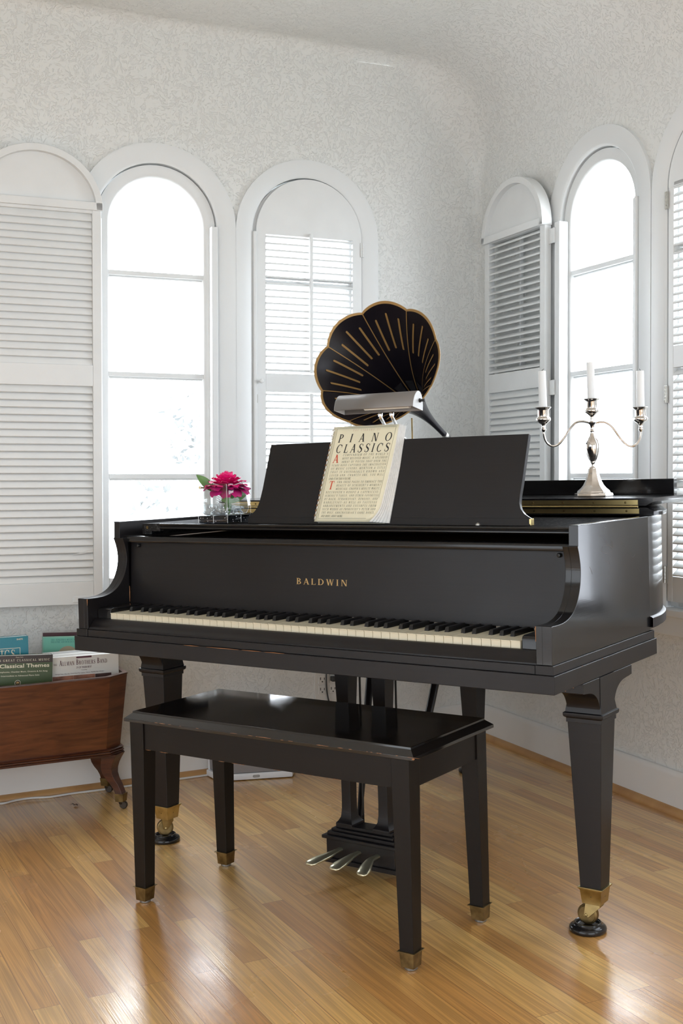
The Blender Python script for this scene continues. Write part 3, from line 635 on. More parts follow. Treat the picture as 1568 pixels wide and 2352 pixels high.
def caster(L, cx, cy, wx, wy, ang):
    # fork and wheel trail from the ferrule; the wheel stands in its cup
    R_, z0 = .0235, .0165
    ca, sa = math.cos(ang), math.sin(ang); ax = Vector((-sa, ca, 0))      # axle direction
    wc = Vector((wx, wy, z0 + R_))
    g = MB(); g.lathe([(.006, -.0090), (R_ * .80, -.0090), (R_ * .86, -.0075), (R_ * .90, -.0075), (R_, -.0060), (R_, .0060), (R_ * .90, .0075), (R_ * .86, .0075), (R_ * .80, .0090), (.006, .0090)], wc, 28, ax); build(g, 'caster_wheel', BRASSD, L, angle=30)
    g = MB(); top = Vector((cx, cy, .072))
    for sgn in (-1, 1):
        o = ax * sgn * .0105; th = ax * sgn * .0022
        a, b = top + o + Vector((ca, sa, 0)) * .016, top + o - Vector((ca, sa, 0)) * .018
        d = wc + o; q = [a + Vector((0, 0, 0)), a + Vector((0, 0, -.010)), d + Vector((ca, sa, 0)) * .006 + Vector((0, 0, -.005)), d - Vector((ca, sa, 0)) * .006 + Vector((0, 0, -.003)), b]
        g.loft([q, [p + th for p in q]], True, True)
        g.lathe([(0, .0), (.0038, .0), (.0030, .0018), (0, .0024)], d + th, 12, ax * sgn)
    g.lathe([(.012, -.006), (.015, -.003), (.015, .0)], top + Vector((0, 0, .001)), 16)
    build(g, 'caster_fork', BRASS, L, bevel=.0006)
def cup(label, x, y):
    g = MB(); g.lathe([(.0395, 0), (.0420, .0020), (.0428, .0065), (.0418, .0110), (.0375, .0145), (.0330, .0160), (.0318, .0185), (.0305, .0212), (.0278, .0215), (.0255, .0195), (.0250, .0160), (.012, .0155), (0, .0155)], (x, y, 0), 40)
    return tag(build(g, 'caster_cup', EBS, angle=50), label, 'caster cup', 'caster cups under the piano legs')
LR, LL, LT = leg(.672, .229, True), leg(-.645, .231, True), leg(-.237, 1.335, False)
caster(LR, .672, .229, .6545, .229, 0); caster(LL, -.645, .231, -.6555, .232, .9); caster(LT, -.237, 1.335, -.252, 1.335, .3)
cup('round black caster cup under the right front piano leg', .653, .229); cup('round black caster cup under the left front piano leg', -.656, .232); cup('round black caster cup under the tail leg of the piano', -.253, 1.335)
# pedal lyre
ly = MB()
ly.box(-.107, .270, .033, .107, .36, .087); ly.box(-.116, .262, .022, .116, .368, .034)
for (o, z0, z1) in ((.009, .085, .094), (-.002, .094, .103), (-.010, .103, .110), (-.019, .110, .119)): ly.box(-.107 - o, .270 - o, z0, .107 + o, .36 + o, z1)
LY = build(ly, 'pedal_lyre', EBM, P, bevel=.0015)
for x in (-.058, .058):
    c = MB(); pfz = [(.026, .119), (.026, .125), (.0215, .130), (.0165, .140), (.0145, .158), (.0140, .19), (.0148, .30), (.0175, .42), (.0215, .53), (.0235, .592)]
    c.loft([[(x - h, .312 - h * 1.1, z), (x + h, .312 - h * 1.1, z), (x + h, .312 + h * 1.1, z), (x - h, .312 + h * 1.1, z)] for h, z in pfz]); build(c, 'column', EBM, LY, bevel=.001, angle=25)
for x in (-.048, .066):
    c = MB(); c.tube([(x, .362, .11), (x, .362, .60)], .003, 8); build(c, 'pedal_rod', BLACKPL, LY)
for b0, b1 in (((-.060, .36, .115), (-.226, .71, .600)), ((.085, .36, .115), (.026, .71, .600))):
    c = MB(); q0, q1 = Vector(b0), Vector(b1); c.tube([q0, q0.lerp(q1, .3), q0.lerp(q1, .75), q1], [.0075, .0105, .0120, .0115], 12); build(c, 'brace', EBM, LY)
for j, (x, bend) in enumerate(((-.062, -.018), (-.004, -.003), (.055, .018))):
    c = MB(); pts = [(0, .295, .060), (0, .262, .0605), (0, .238, .0600), (.35, .214, .0565), (.85, .188, .0535), (1.15, .166, .0500), (1.2, .158, .0475)]; ww = [.0085, .0088, .0105, .0150, .0185, .0170, .0080]; hh = [.005, .0052, .0058, .0072, .0074, .0058, .0020]
    sp = spline([(x + bend * p[0], p[1], p[2]) for p in pts], 4); n = len(sp); rg = []
    for i, p in enumerate(sp):
        f = i / (n - 1) * (len(ww) - 1); a = min(int(f), len(ww) - 2); wv_, hv = lerp(ww[a], ww[a + 1], f - a), lerp(hh[a], hh[a + 1], f - a)
        rg.append([(p.x + wv_ * math.cos(2 * PI * q / 16), p.y, p.z + hv * math.sin(2 * PI * q / 16)) for q in range(16)])
    c.loft(rg); build(c, 'pedal', PEDAL, LY, angle=60)
# scratches on the right side, wear along the lower edge
m = MB()
def scr(pts, r=.00022): m.tube(spline([(W_ + .0001, y, z) for y, z in pts], 5), r, 5)
scr([(.225, .905), (.25, .898), (.27, .885), (.288, .876), (.30, .874)]); scr([(.238, .872), (.246, .879), (.266, .880), (.285, .874), (.30, .868)]); scr([(.238, .872), (.243, .866), (.262, .862), (.275, .862)])
scr([(.291, .872), (.297, .888), (.301, .872), (.305, .885), (.307, .872)]); scr([(.26, .928), (.258, .922), (.268, .920)]); scr([(.264, .845), (.276, .838), (.279, .845), (.285, .835)]); scr([(.17, .84), (.178, .832), (.184, .822)]); scr([(.41, .85), (.425, .84), (.44, .845)]); scr([(.46, .81), (.475, .80)])
build(m, 'scratches', simple('pale_scratch', (.16, .15, .14), .6), P)
m = MB()
for a, b in ((-.235, -.13), (-.12, -.06), (-.05, .01), (-.31, -.26)): m.tube([(a, -.0425, .6312), ((a + b) / 2, -.0427, .6313), (b, -.0425, .6312)], [.0003, .0009, .0003], 6)
for x, y, z in ((.7098, .01, .5925), (.7098, .05, .5925), (.7098, .10, .6312), (.7098, .21, .6312)): m.lathe([(0, -.001), (.0016, 0), (0, .001)], (x, y, z), 6)
m.tube([(-.6648, .1285, .708), (-.6648, .1290, .735), (-.6648, .1292, .752)], [.0006, .0014, .0005], 6)
m.tube([(W_ - .0363, -.0327, .7315), (W_ - .0363, -.0327, .700)], [.0010, .0004], 6); m.tube([(-W_ + .0363, -.0327, .7315), (-W_ + .0363, -.0327, .715)], [.0012, .0004], 6)
build(m, 'worn_edge', BARE, P)['kind'] = 'stuff'
# ------------------------------------------------------------------ lettering: a small serif face built from strokes (cap height 1)
TK, TN = .155, .062
class Glyphs:
    def __init__(s): s.q = []
    def poly(s, *p): s.q.append(p)
    def stem(s, x, y0=0, y1=1, w=TK, lo=True, hi=True):
        s.poly((x - w / 2, y0), (x + w / 2, y0), (x + w / 2, y1), (x - w / 2, y1))
        if lo: s.ser(x, y0, w)
        if hi: s.ser(x, y1, w, -1)
    def ser(s, x, y, w=TK, up=1): s.poly((x - w / 2 - .10, y), (x + w / 2 + .10, y), (x + w / 2 + .02, y + up * .05), (x - w / 2 - .02, y + up * .05))
    def dia(s, x0, y0, x1, y1, w): s.poly((x0 - w / 2, y0), (x0 + w / 2, y0), (x1 + w / 2, y1), (x1 - w / 2, y1))
    def bar(s, x0, x1, y, t=TN): s.poly((x0, y - t / 2), (x1, y - t / 2), (x1, y + t / 2), (x0, y + t / 2))
    def arc(s, cx, cy, rx, ry, a0, a1, n=14, tk=TK, tn=TN):
        P_ = []
        for k in range(n + 1):
            a = math.radians(a0 + (a1 - a0) * k / n); P_.append(((cx + rx * math.cos(a), cy + ry * math.sin(a)), (cx + (rx - tk) * math.cos(a), cy + (ry - tn) * math.sin(a))))
        for (a, b), (c, d) in zip(P_, P_[1:]): s.poly(a, c, d, b)
    def tri(s, x, y, dx, dy): s.poly((x, y), (x + dx, y), (x + dx * .6, y + dy), (x, y + dy))
def glyph(ch):
    g = Glyphs(); w = .7
    if ch == 'A': g.dia(.10, 0, .40, 1, .075); g.dia(.68, 0, .38, 1, .17); g.bar(.2, .58, .34); g.ser(.10, 0, .06); g.ser(.68, 0, .17); w = .80
    elif ch == 'B': g.stem(.18); g.arc(.28, .755, .32, .245, -90, 90); g.arc(.28, .265, .39, .265, -90, 90); g.bar(.2, .3, .97); g.bar(.2, .3, .52); g.bar(.2, .3, .03); w = .74
    elif ch in 'CG': g.arc(.46, .5, .42, .52, 42, 318, 22); g.poly((.74, .66), (.80, .66), (.80, .97), (.75, .97)); w = .88
    elif ch == 'D': g.stem(.18); g.arc(.32, .5, .50, .5, -90, 90, 18); g.bar(.2, .34, .97); g.bar(.2, .34, .03); w = .90
    elif ch == 'E': g.stem(.18); g.bar(.2, .62, .97); g.bar(.2, .5, .52); g.bar(.2, .64, .03); g.tri(.62, .97, -.06, -.18); g.tri(.66, .03, -.06, .2); g.poly((.48, .42), (.52, .42), (.52, .62), (.48, .62)); w = .72
    elif ch == 'F': g.stem(.18); g.bar(.2, .62, .97); g.bar(.2, .5, .5); g.tri(.62, .97, -.06, -.18); g.poly((.48, .40), (.52, .40), (.52, .60), (.48, .60)); w = .68
    elif ch == 'H': g.stem(.18); g.stem(.72); g.bar(.2, .7, .52); w = .92
    elif ch == 'I': g.stem(.20); w = .40
    elif ch == 'J': g.stem(.28, .1, 1, lo=False); g.arc(.16, .1, .195, .24, -90, 0, 6); w = .48
    elif ch == 'K': g.stem(.18); g.dia(.26, .42, .62, 1, .08); g.dia(.70, 0, .36, .56, .17); g.ser(.62, 1, .06, -1); g.ser(.70, 0, .16); w = .82
    elif ch == 'L': g.stem(.18); g.bar(.2, .62, .03); g.tri(.64, .03, -.06, .22); w = .68
    elif ch == 'M': g.stem(.14, w=.07); g.stem(.88); g.dia(.50, 0, .18, 1, .15); g.dia(.46, 0, .82, 1, .065); w = 1.06
    elif ch == 'N': g.stem(.15, w=.07); g.stem(.74, w=.07, lo=False); g.dia(.72, 0, .20, 1, .17); w = .90
    elif ch in 'OQ': g.arc(.47, .5, .44, .52, 0, 360, 28); w = .94
    elif ch == 'P': g.stem(.18); g.arc(.28, .735, .36, .265, -90, 90); g.bar(.2, .3, .97); g.bar(.2, .3, .5); w = .68
    elif ch == 'R': g.stem(.18); g.arc(.28, .745, .34, .255, -90, 90); g.bar(.2, .3, .97); g.bar(.2, .3, .52); g.dia(.70, 0, .38, .52, .17); g.ser(.70, 0, .15); w = .80
    elif ch == 'S':
        p = [(.58, .80), (.50, .93), (.36, .985), (.20, .94), (.115, .80), (.15, .66), (.30, .55), (.46, .45), (.57, .33), (.565, .17), (.45, .05), (.29, .015), (.14, .07), (.07, .22)]; t = [.04, .05, .06, .10, .14, .16, .175, .18, .16, .14, .10, .06, .05, .04]
        for i in range(len(p) - 1):
            (x0, y0), (x1, y1) = p[i], p[i + 1]; dx, dy = x1 - x0, y1 - y0; l = math.hypot(dx, dy); nx, ny = -dy / l, dx / l
            g.poly((x0 + nx * t[i] / 2, y0 + ny * t[i] / 2), (x1 + nx * t[i + 1] / 2, y1 + ny * t[i + 1] / 2), (x1 - nx * t[i + 1] / 2, y1 - ny * t[i + 1] / 2), (x0 - nx * t[i] / 2, y0 - ny * t[i] / 2))
        g.poly((.58, .70), (.62, .70), (.62, .97), (.58, .97)); g.poly((.04, .05), (.08, .05), (.08, .32), (.04, .32)); w = .68
    elif ch == 'T': g.stem(.38, hi=False); g.bar(.06, .70, .97); g.tri(.06, .97, .06, -.2); g.tri(.70, .97, -.06, -.2); w = .76
    elif ch == 'U': g.stem(.18, .3, 1, lo=False); g.stem(.72, .3, 1, w=.07, lo=False); g.arc(.42, .32, .32, .34, 180, 360, 12); w = .90
    elif ch == 'V': g.dia(.42, 0, .12, 1, .16); g.dia(.40, 0, .68, 1, .07); g.ser(.12, 1, .16, -1); g.ser(.68, 1, .06, -1); w = .80
    elif ch == 'W': g.dia(.34, 0, .12, 1, .15); g.dia(.33, 0, .54, 1, .065); g.dia(.76, 0, .54, 1, .15); g.dia(.75, 0, .96, 1, .065); g.ser(.12, 1, .15, -1); g.ser(.54, 1, .12, -1); g.ser(.96, 1, .06, -1); w = 1.08
    elif ch == 'X': g.dia(.66, 0, .14, 1, .17); g.dia(.12, 0, .64, 1, .07); w = .78
    elif ch == 'Y': g.stem(.40, 0, .45, hi=False); g.dia(.40, .42, .12, 1, .15); g.dia(.41, .42, .68, 1, .07); g.ser(.12, 1, .15, -1); g.ser(.68, 1, .06, -1); w = .80
    elif ch == 'Z': g.dia(.12, .03, .58, .97, .16); g.bar(.08, .62, .97); g.bar(.06, .64, .03); w = .70
    elif ch == '2': g.arc(.30, .70, .28, .29, -20, 170, 10); g.dia(.10, .03, .50, .62, .13); g.bar(.06, .60, .04, .08); w = .66
    elif ch == '9': g.arc(.32, .68, .28, .31, 0, 360, 16, .11); g.dia(.30, 0, .56, .62, .11); w = .66
    elif ch == '.': g.poly((.06, 0), (.2, 0), (.2, .13), (.06, .13)); w = .28
    elif ch == ',': g.poly((.08, .12), (.2, .12), (.2, 0), (.08, -.16)); w = .28
    elif ch in "'’": g.poly((.06, 1), (.19, 1), (.15, .72), (.06, .72)); w = .26
    elif ch in '-–': g.bar(.05, .5, .38, .07); w = .55
    elif ch == '/': g.dia(.04, 0, .30, 1, .06); w = .36
    else: w = .34
    if ch == 'G': g.stem(.70, .08, .42, hi=True, lo=False); w = .94
    if ch == 'Q': g.dia(.86, -.18, .50, .16, .14)
    return g.q, w
_G = {}
def text(mb, st, F, x, y, h, width=None, slant=0., track=.06, xs=1., caps2=None, center=False):
    """lay a line of lettering: F(u, v) -> point; x, y start of the baseline; h cap height"""
    items = []; cur = 0
    for ch in st:
        k = 1.
        if caps2 and ch.islower(): k = caps2
        up = ch.upper()
        if up not in _G: _G[up] = glyph(up)
        q, w = _G[up]; items.append((q, cur, k)); cur += (w * k) * h * xs + track * h
    cur -= track * h
    if width and len(st) > 1:                               # justify
        extra = (width - cur) / (len(st) - 1); items = [(q, c + extra * i, k) for i, (q, c, k) in enumerate(items)]; cur = width
    off = -cur / 2 if center else 0
    for q, c, k in items:
        for p in q:
            vs = [F(x + off + c + px * h * xs * k + py * h * k * slant, y + py * h * k) for px, py in p]
            mb.add(vs, [tuple(range(len(vs)))])
    return cur
def plain(mb, st, F, x, y, h, width=None, bold=0.):
    cu = bpy.data.curves.new('lettering', 'FONT'); cu.body = st; cu.size = 1.0; cu.offset = bold; cu.resolution_u = 2
    ob = bpy.data.objects.new('lettering', cu); C.objects.link(ob); bpy.context.view_layer.update()
    me = bpy.data.meshes.new_from_object(ob.evaluated_get(bpy.context.evaluated_depsgraph_get()))
    xs_ = [v.co.x for v in me.vertices]; k = h / .72; kx = (width / (max(xs_) - min(xs_))) if width else k; x0_ = min(xs_)
    mb.add([F(x + (v.co.x - x0_) * kx, y + v.co.y * k) for v in me.vertices], [tuple(p.vertices) for p in me.polygons])
    bpy.data.objects.remove(ob); bpy.data.curves.remove(cu); bpy.data.meshes.remove(me)
# maker's name on the fallboard
m = MB(); Ff = lambda u, v: (u, .1300 + (v - .702) * .0105 / .174 - .0004, v)
text(m, 'BALDWIN', Ff, -.0805, .7775, .0155, width=.158, xs=1.45, track=.1); build(m, 'lettering', GOLD, fb, smooth=False)

# ------------------------------------------------------------------ bench
B = thing('piano_bench', 'black piano bench with glossy lid and brass shod legs in front of the keyboard', 'bench', (.026, 0, 0))
def seat_ring(o, z): return [(-.392 + o, -.181 + o, z), (.450 - o, -.181 + o, z), (.450 - o, .180 - o, z), (-.392 + o, .180 - o, z)]
s = MB(); s.loft([seat_ring(.0, .4555), seat_ring(0, .4630), seat_ring(.0150, .4752), seat_ring(.0158, .4790), seat_ring(.0165, .4798)])
build(s, 'seat', SEATM, B, bevel=.0009, angle=12)
a = MB(); a.box(-.352, -.1685, .388, .404, -.150, .4555); a.box(-.352, .150, .388, .404, .1685, .4555); a.box(-.377, -.135, .388, -.359, .135, .4555); a.box(.411, -.135, .388, .429, .135, .4555); build(a, 'apron', BENCH, B, bevel=.0012)
def bleg(cx, cy):
    sx, sy = (1 if cx > .02 else -1), (1 if cy > 0 else -1); g = MB()
    ox, oy = cx + sx * .022, cy + sy * .022
    def sq(w_, z, e=0): x0_, x1_ = sorted((ox + sx * e - sx * .001 * (1 - z / .45), ox - sx * w_ - sx * e)); y0_, y1_ = sorted((oy + sy * e, oy - sy * w_ - sy * e)); return [(x0_, y0_, z), (x1_, y0_, z), (x1_, y1_, z), (x0_, y1_, z)]
    g.loft([sq(.035, .040), sq(.044, .385), sq(.0445, .4555)]); L = build(g, 'leg', BENCH, B, bevel=.0012)
    g = MB(); g.loft([sq(.0335, .0065, -.0008), sq(.0350, .038, .0006), sq(.0355, .0395, .0042), sq(.0355, .0410, .0042)]); build(g, 'ferrule', BRASSD, L, bevel=.0005)
    m_ = sq(.0335, 0, 0); mx, my = sum(p[0] for p in m_) / 4, sum(p[1] for p in m_) / 4
    g = MB(); g.lathe([(.013, 0), (.014, .001), (.014, .0065)], (mx, my, 0), 20); build(g, 'glide', DULL, L)
for x in (-.358, .411):
    for y in (-.151, .151): bleg(x, y)
m = MB(); rr = random.Random(9)
for k in range(26):
    x = rr.uniform(-.37, .44); l = rr.uniform(.004, .03); m.tube([(x, -.1811, .4626), (x + l / 2, -.1813, .4627), (x + l, -.1811, .4626)], [.0002, rr.uniform(.0004, .0009), .0002], 5)
for k in range(14):
    x = rr.uniform(-.35, .38); l = rr.uniform(.003, .02); m.tube([(x, -.1686, .3882), (x + l / 2, -.1689, .3882), (x + l, -.1686, .3882)], [.0002, .0007, .0002], 5)
m.tube([(-.377, -.1645, .4765), (.434, -.1645, .4765)], .00035, 5)
m.lathe([(0, -.003), (.0035, 0), (0, .004)], (.4485, -.1795, .459), 7)
build(m, 'worn_edge', BARE, B)['kind'] = 'stuff'

# ------------------------------------------------------------------ canterbury (music stand) by the window wall
K = thing('canterbury', 'mahogany canterbury on brass casters with chamfered corners holding song books', 'magazine rack', tuple(mLf(-.52, 1.18, 0)))
top = [(-.80, 1.0), (-.232, 1.0), (-.166, 1.052), (-.166, 1.275), (-.232, 1.325), (-.80, 1.325), (-.866, 1.275), (-.866, 1.052)]
bot = [(-.79, 1.055), (-.240, 1.055), (-.186, 1.098), (-.186, 1.255), (-.240, 1.300), (-.79, 1.300), (-.846, 1.255), (-.846, 1.098)]
def ins(poly, q):
    cx_, cy_ = -.516, 1.17; return [(x + (q if x < cx_ else -q), y + (q if y < cy_ else -q)) for x, y in poly]
ZB, ZT = .196, .434
b = MB(); b.loft([[(x, y, ZB) for x, y in bot], [(x, y, ZT) for x, y in top], [(x, y, ZT) for x, y in ins(top, .011)], [(x, y, .330) for x, y in ins(top, .026)]], True, True)
build(b, 'body', MAHOG, K, T=mLf, bevel=.0015, angle=20)
b = MB(); b.loft([[(x, y, ZT - .001) for x, y in ins(top, -.001)], [(x, y, ZT + .003) for x, y in ins(top, -.001)], [(x, y, ZT + .003) for x, y in ins(top, .012)], [(x, y, ZT - .001) for x, y in ins(top, .012)]], True, False)
b.f += []; build(b, 'top_rim', MAHOGD, K, T=mLf, angle=30)
b = MB(); rg = []
for i, (o, z) in enumerate([(.0, .176), (-.008, .177), (-.010, .180), (-.008, .1825), (-.005, .1835), (-.009, .1845), (-.0105, .1875), (-.008, .1900), (-.004, .1910), (-.008, .192), (-.0095, .195), (-.006, .198), (0, .199)]): rg.append([(x, y, z) for x, y in ins(bot, o)])
b.loft(rg, True, True); build(b, 'base_moulding', MAHOGD, K, T=mLf, angle=25)
def kleg(sx, sd):
    cs_, cd = -.516 + sx * .303, 1.1775 + sd * .092
    g = MB(); rg = []
    dirv = Vector((sx * .75, sd * .66)).normalized(); per = Vector((-dirv.y, dirv.x))
    for t in range(9):
        f = t / 8; z = lerp(.178, .047, f); off = .004 - .020 * math.sin(PI * min(f * 1.25, 1)) * .9 + .030 * max(0, f - .45) ** 1.5 * 1.6; hw_ = lerp(.030, .0140, min(1, f * 1.25)); hd = lerp(.024, .0125, min(1, f * 1.15))
        c = Vector((cs_, cd)) + dirv * off
        rg.append([(c.x + per.x * hw_ * a + dirv.x * hd * b_, c.y + per.y * hw_ * a + dirv.y * hd * b_, z) for a, b_ in ((-1, -1), (1, -1), (1, 1), (-1, 1))])
    g.loft(rg); L = build(g, 'leg', MAHOGD, K, T=mLf, bevel=.0015, angle=40)
    c = Vector((rg[-1][0][0] + rg[-1][2][0], rg[-1][0][1] + rg[-1][2][1])) / 2
    def sq(h, z): return [(c.x + per.x * h * a + dirv.x * h * b_, c.y + per.y * h * a + dirv.y * h * b_, z) for a, b_ in ((-1, -1), (1, -1), (1, 1), (-1, 1))]
    g = MB(); g.loft([sq(.0135, .024), sq(.0155, .046), sq(.0160, .050)]); build(g, 'ferrule', BRASSD, L, T=mLf, bevel=.0006)
    g = MB(); wc = Vector((c.x + .007, c.y - .004, .0125)); g.lathe([(.003, -.006), (.0105, -.006), (.0125, -.004), (.0125, .004), (.0105, .006), (.003, .006)], wc, 20, (.5, .86, 0)); g.tube([(c.x, c.y, .026), (c.x, c.y, .018), (wc.x, wc.y, wc.z)], [.009, .008, .0045], 10); build(g, 'caster', IRON, L, T=mLf)
for sx in (1, -1):
    for sd in (-1, 1): kleg(sx, sd)
# song books standing in it
def book(name, label, s0, s1, d0, d1, z0, z1, tilt, cover, lean=0., cat='book'):
    root = thing(name, label, cat, tuple(mLf((s0 + s1) / 2, (d0 + d1) / 2, z0)), 'song books in the canterbury')
    ct, st_ = math.cos(math.radians(tilt)), math.sin(math.radians(tilt)); cxx = (s0 + s1) / 2
    def T(u, v, z):
        du, dz = u - cxx, z - z0; return mLf(cxx + du * ct + dz * st_, v + lean * (z - z0), z0 - du * st_ + dz * ct)
    c = MB(); c.box(s0, d0, z0, s1, d0 + .0012, z1); c.box(s0, d1 - .0012, z0, s1, d1, z1); build(c, 'cover', cover, root, T=T)
    p = MB(); p.box(s0 + .002, d0 + .0012, z0 + .003, s1 - .002, d1 - .0012, z1 - .0015); build(p, 'pages', PAPER, root, T=T)
    return root, T, d0
GREENC = simple('dark_green_cover', (.055, .085, .030), .35); BROWNK = simple('dark_brown_cover', (.030, .018, .012), .35); TEALC = simple('teal_cover', (.010, .20, .27), .35); MINTC = simple('mint_cover', (.20, .56, .43), .4); WHITEC = simple('white_cover', (.72, .70, .65), .4); MAROON = simple('maroon_cover', (.06, .012, .02), .4)
LETW = simple('cream_lettering', (.78, .74, .58), .5); LETM = simple('maroon_lettering', (.10, .025, .04), .5); SEPIA = simple('sepia_photo', (.30, .13, .08), .45, noise=.7, nscale=22); SEPIAD = simple('dark_sepia_photo', (.07, .035, .03), .45, noise=.8, nscale=18)
r, T, d = book('song_book', 'green book titled Classical Themes in front of the white band book', -.640, -.4045, 1.066, 1.090, .331, .5185, 3.2, GREENC)
k = MB(); k.box(-.640, d - .0006, .4950, -.4045, d, .5185); build(k, 'title_band', BROWNK, r, T=T)
k = MB(); k.box(-.640, d - .0006, .40, -.4045, d, .4275); build(k, 'cover_picture', SEPIAD, r, T=T)
Fg = lambda u, v: T(u, d - .0011, v)
k = MB(); text(k, "WORLD'S GREAT CLASSICAL MUSIC", Fg, -.6085, .5005, .0066, width=.195, track=.1)
plain(k, 'Great Classical Themes', Fg, -.6225, .4810, .0118, width=.208, bold=.02)
plain(k, 'Excerpts from Symphonies, Chamber Music, Oratorio & Art Song', Fg, -.612, .4665, .0042, width=.192, bold=.012); plain(k, 'Transcribed for Intermediate to Advanced Piano Solo', Fg, -.610, .4545, .0042, width=.166, bold=.012); plain(k, 'Piano Solo', Fg, -.5165, .5120, .0032, width=.022)
build(k, 'title', LETW, r, smooth=False)
k = MB(); k.lathe([(0, 0), (.0092, 0), (.0092, .0006), (0, .0006)], (-.5095, d - .0018, .4335), 28, (0, 1, 0)); k.map(lambda u, v, z: (u, v, z)); build(k, 'emblem', LETW, r, T=T)
k = MB(); k.lathe([(0, 0), (.0080, 0), (.0080, .0006), (0, .0006)], (-.5095, d - .0022, .4335), 28, (0, 1, 0)); build(k, 'emblem_field', BROWNK, r, T=T)
k = MB(); y_ = d - .0026; pz = [(-.0050, .0012), (-.0035, .0042), (.0000, .0052), (.0036, .0036), (.0050, .0008), (.0050, -.0008), (-.0050, -.0008)]
k.add([(-.5095 + a, y_, .4335 + b_) for a, b_ in pz], [tuple(range(7))])
for x in (-.0044, -.0012, .0040): k.add([(-.5095 + x, y_, .4292), (-.5095 + x + .0007, y_, .4292), (-.5095 + x + .0007, y_, .4330), (-.5095 + x, y_, .4330)], [(0, 1, 2, 3)])
build(k, 'emblem_piano', GOLD, r, T=T, smooth=False)
k = MB(); k.box(-.5165, d - .0009, .40, -.5020, d - .0004, .4265); build(k, 'ribbon', LETW, r, T=T)
r, T, d = book('song_book', 'thick white book lettered Allman Brothers Band at the right end of the rack', -.3985, -.1880, 1.080, 1.122, .331, .4970, .6, WHITEC)
Fg = lambda u, v: T(u, d - .0009, v)
k = MB(); text(k, 'Allman Brothers Band', Fg, -.3745, .4700, .0170, width=.150, xs=.62, caps2=.74, track=.02); text(k, 'THE', Fg, -.3930, .4715, .0062, xs=.7); text(k, '29 OF THEIR BEST', Fg, -.3220, .4585, .0060, width=.048, xs=.8)
plain(k, 'including', Fg, -.3060, .4515, .0030, width=.017); plain(k, 'Midnight Rider / Blue Sky / Good Clean Fun / Jessica / Melissa / Ramblin Man / Dreams', Fg, -.3875, .4425, .0034, width=.152); build(k, 'title', LETM, r, smooth=False)
k = MB(); k.box(-.3215, d - .0008, .4905, -.2735, d, .4958); build(k, 'title_tab', LETM, r, T=T)
k = MB(); k.box(-.3965, d - .0008, .40, -.3320, d, .4375); k.box(-.3315, d - .0008, .40, -.2640, d, .4375); build(k, 'cover_picture', SEPIA, r, T=T)
k = MB(); k.box(-.2630, d - .0008, .40, -.2120, d, .4370); build(k, 'cover_picture', SEPIAD, r, T=T)
PGS = simple('stacked_page_edges', (.80, .81, .82), .8)
r, T, d = book('song_book', 'thick plain white book standing behind the white band book', -.4150, -.1930, 1.128, 1.178, .331, .497, 0, PGS)
r, T, d = book('song_book', 'thin plain white book third from the front at the right end', -.4060, -.2200, 1.184, 1.208, .331, .498, 0, PGS)
r, T, d = book('song_book', 'tall teal book rising at the left behind the green book', -.700, -.4620, 1.115, 1.142, .331, .5700, .4, TEALC)
Fg = lambda u, v: T(u, d - .0009, v)
k = MB(); plain(k, 'DUETS', Fg, -.4965, .5590, .0050, width=.0180, bold=.02); plain(k, 'LEVEL 4', Fg, -.5720, .5590, .0050, width=.024, bold=.02)
for q in ((-.68, .5340, -.4870, .5356), (-.4886, .48, -.4870, .5356), (-.68, .5275, -.5340, .5288)): k.add([Fg(q[0], q[1]), Fg(q[2], q[1]), Fg(q[2], q[3]), Fg(q[0], q[3])], [(0, 1, 2, 3)])
text(k, 'CLASSICS', Fg, -.6330, .5040, .0265, width=.130, xs=.7); build(k, 'title', LETW, r, smooth=False)
r, T, d = book('song_book', 'mint green musical theatre book leaning at the back under the keyboard', -.4020, -.1750, 1.262, 1.284, .331, .5340, 3.2, MINTC)
Fg = lambda u, v: T(u, d - .0009, v)
k = MB(); text(k, "THE SINGER'S MUSICAL", Fg, -.3780, .5225, .0055, width=.082, xs=.8); text(k, 'THEATRE ANTHOLOGY', Fg, -.3780, .5150, .0055, width=.076, xs=.8); build(k, 'title', simple('dark_teal_lettering', (.02, .17, .17), .5), r, smooth=False)
k = MB(); k.lathe([(0, 0), (.034, 0), (.034, .0006), (0, .0006)], (-.322, d - .0006, .470), 30, (0, 1, 0)); build(k, 'cover_picture', simple('tan_disc', (.46, .38, .26), .5), r, T=T)
r, T, d = book('song_book', 'dark maroon book showing its top edge behind the mint book', -.3990, -.1760, 1.288, 1.298, .331, .5440, 3.4, MAROON)
# ------------------------------------------------------------------ candelabra and candles on the folded lid
CB = Vector((.490, .700, .975))
AX = Vector((.80, .595, 0)).normalized()                     # direction of the two arms
K = thing('candelabra', 'tarnished silver three branch candelabra on the folded piano lid', 'candelabra', CB)
b = MB()
oct_ = [(.0510, .000), (.0520, .0035), (.0500, .0090), (.0440, .0115), (.0425, .0150), (.0350, .0215), (.0330, .0232), (.0275, .0300), (.0205, .0440), (.0150, .0630), (.0128, .0735), (.0118, .0750)]
b.lathe(oct_, CB, 8, ph=PI / 8 + .64); bs = build(b, 'base', SILVER, K, bevel=.0006, angle=22)
s = MB(); s.lathe([(.0112, .073), (.0118, .075), (.0105, .0772), (.0050, .080), (.0042, .085), (.0055, .0895), (.0082, .0915), (.0080, .0935), (.0110, .099), (.0158, .112), (.0190, .127), (.0192, .138), (.0160, .149), (.0095, .158), (.0062, .165), (.0055, .1715), (.0058, .1725), (.0068, .1735), (.0055, .1750), (.0050, .182), (.0066, .1900), (.0108, .1945), (.0120, .1965), (.0080, .1985), (.0050, .200), (.0050, .2050)], CB, 32)
build(s, 'stem', SILVER, K, angle=50)
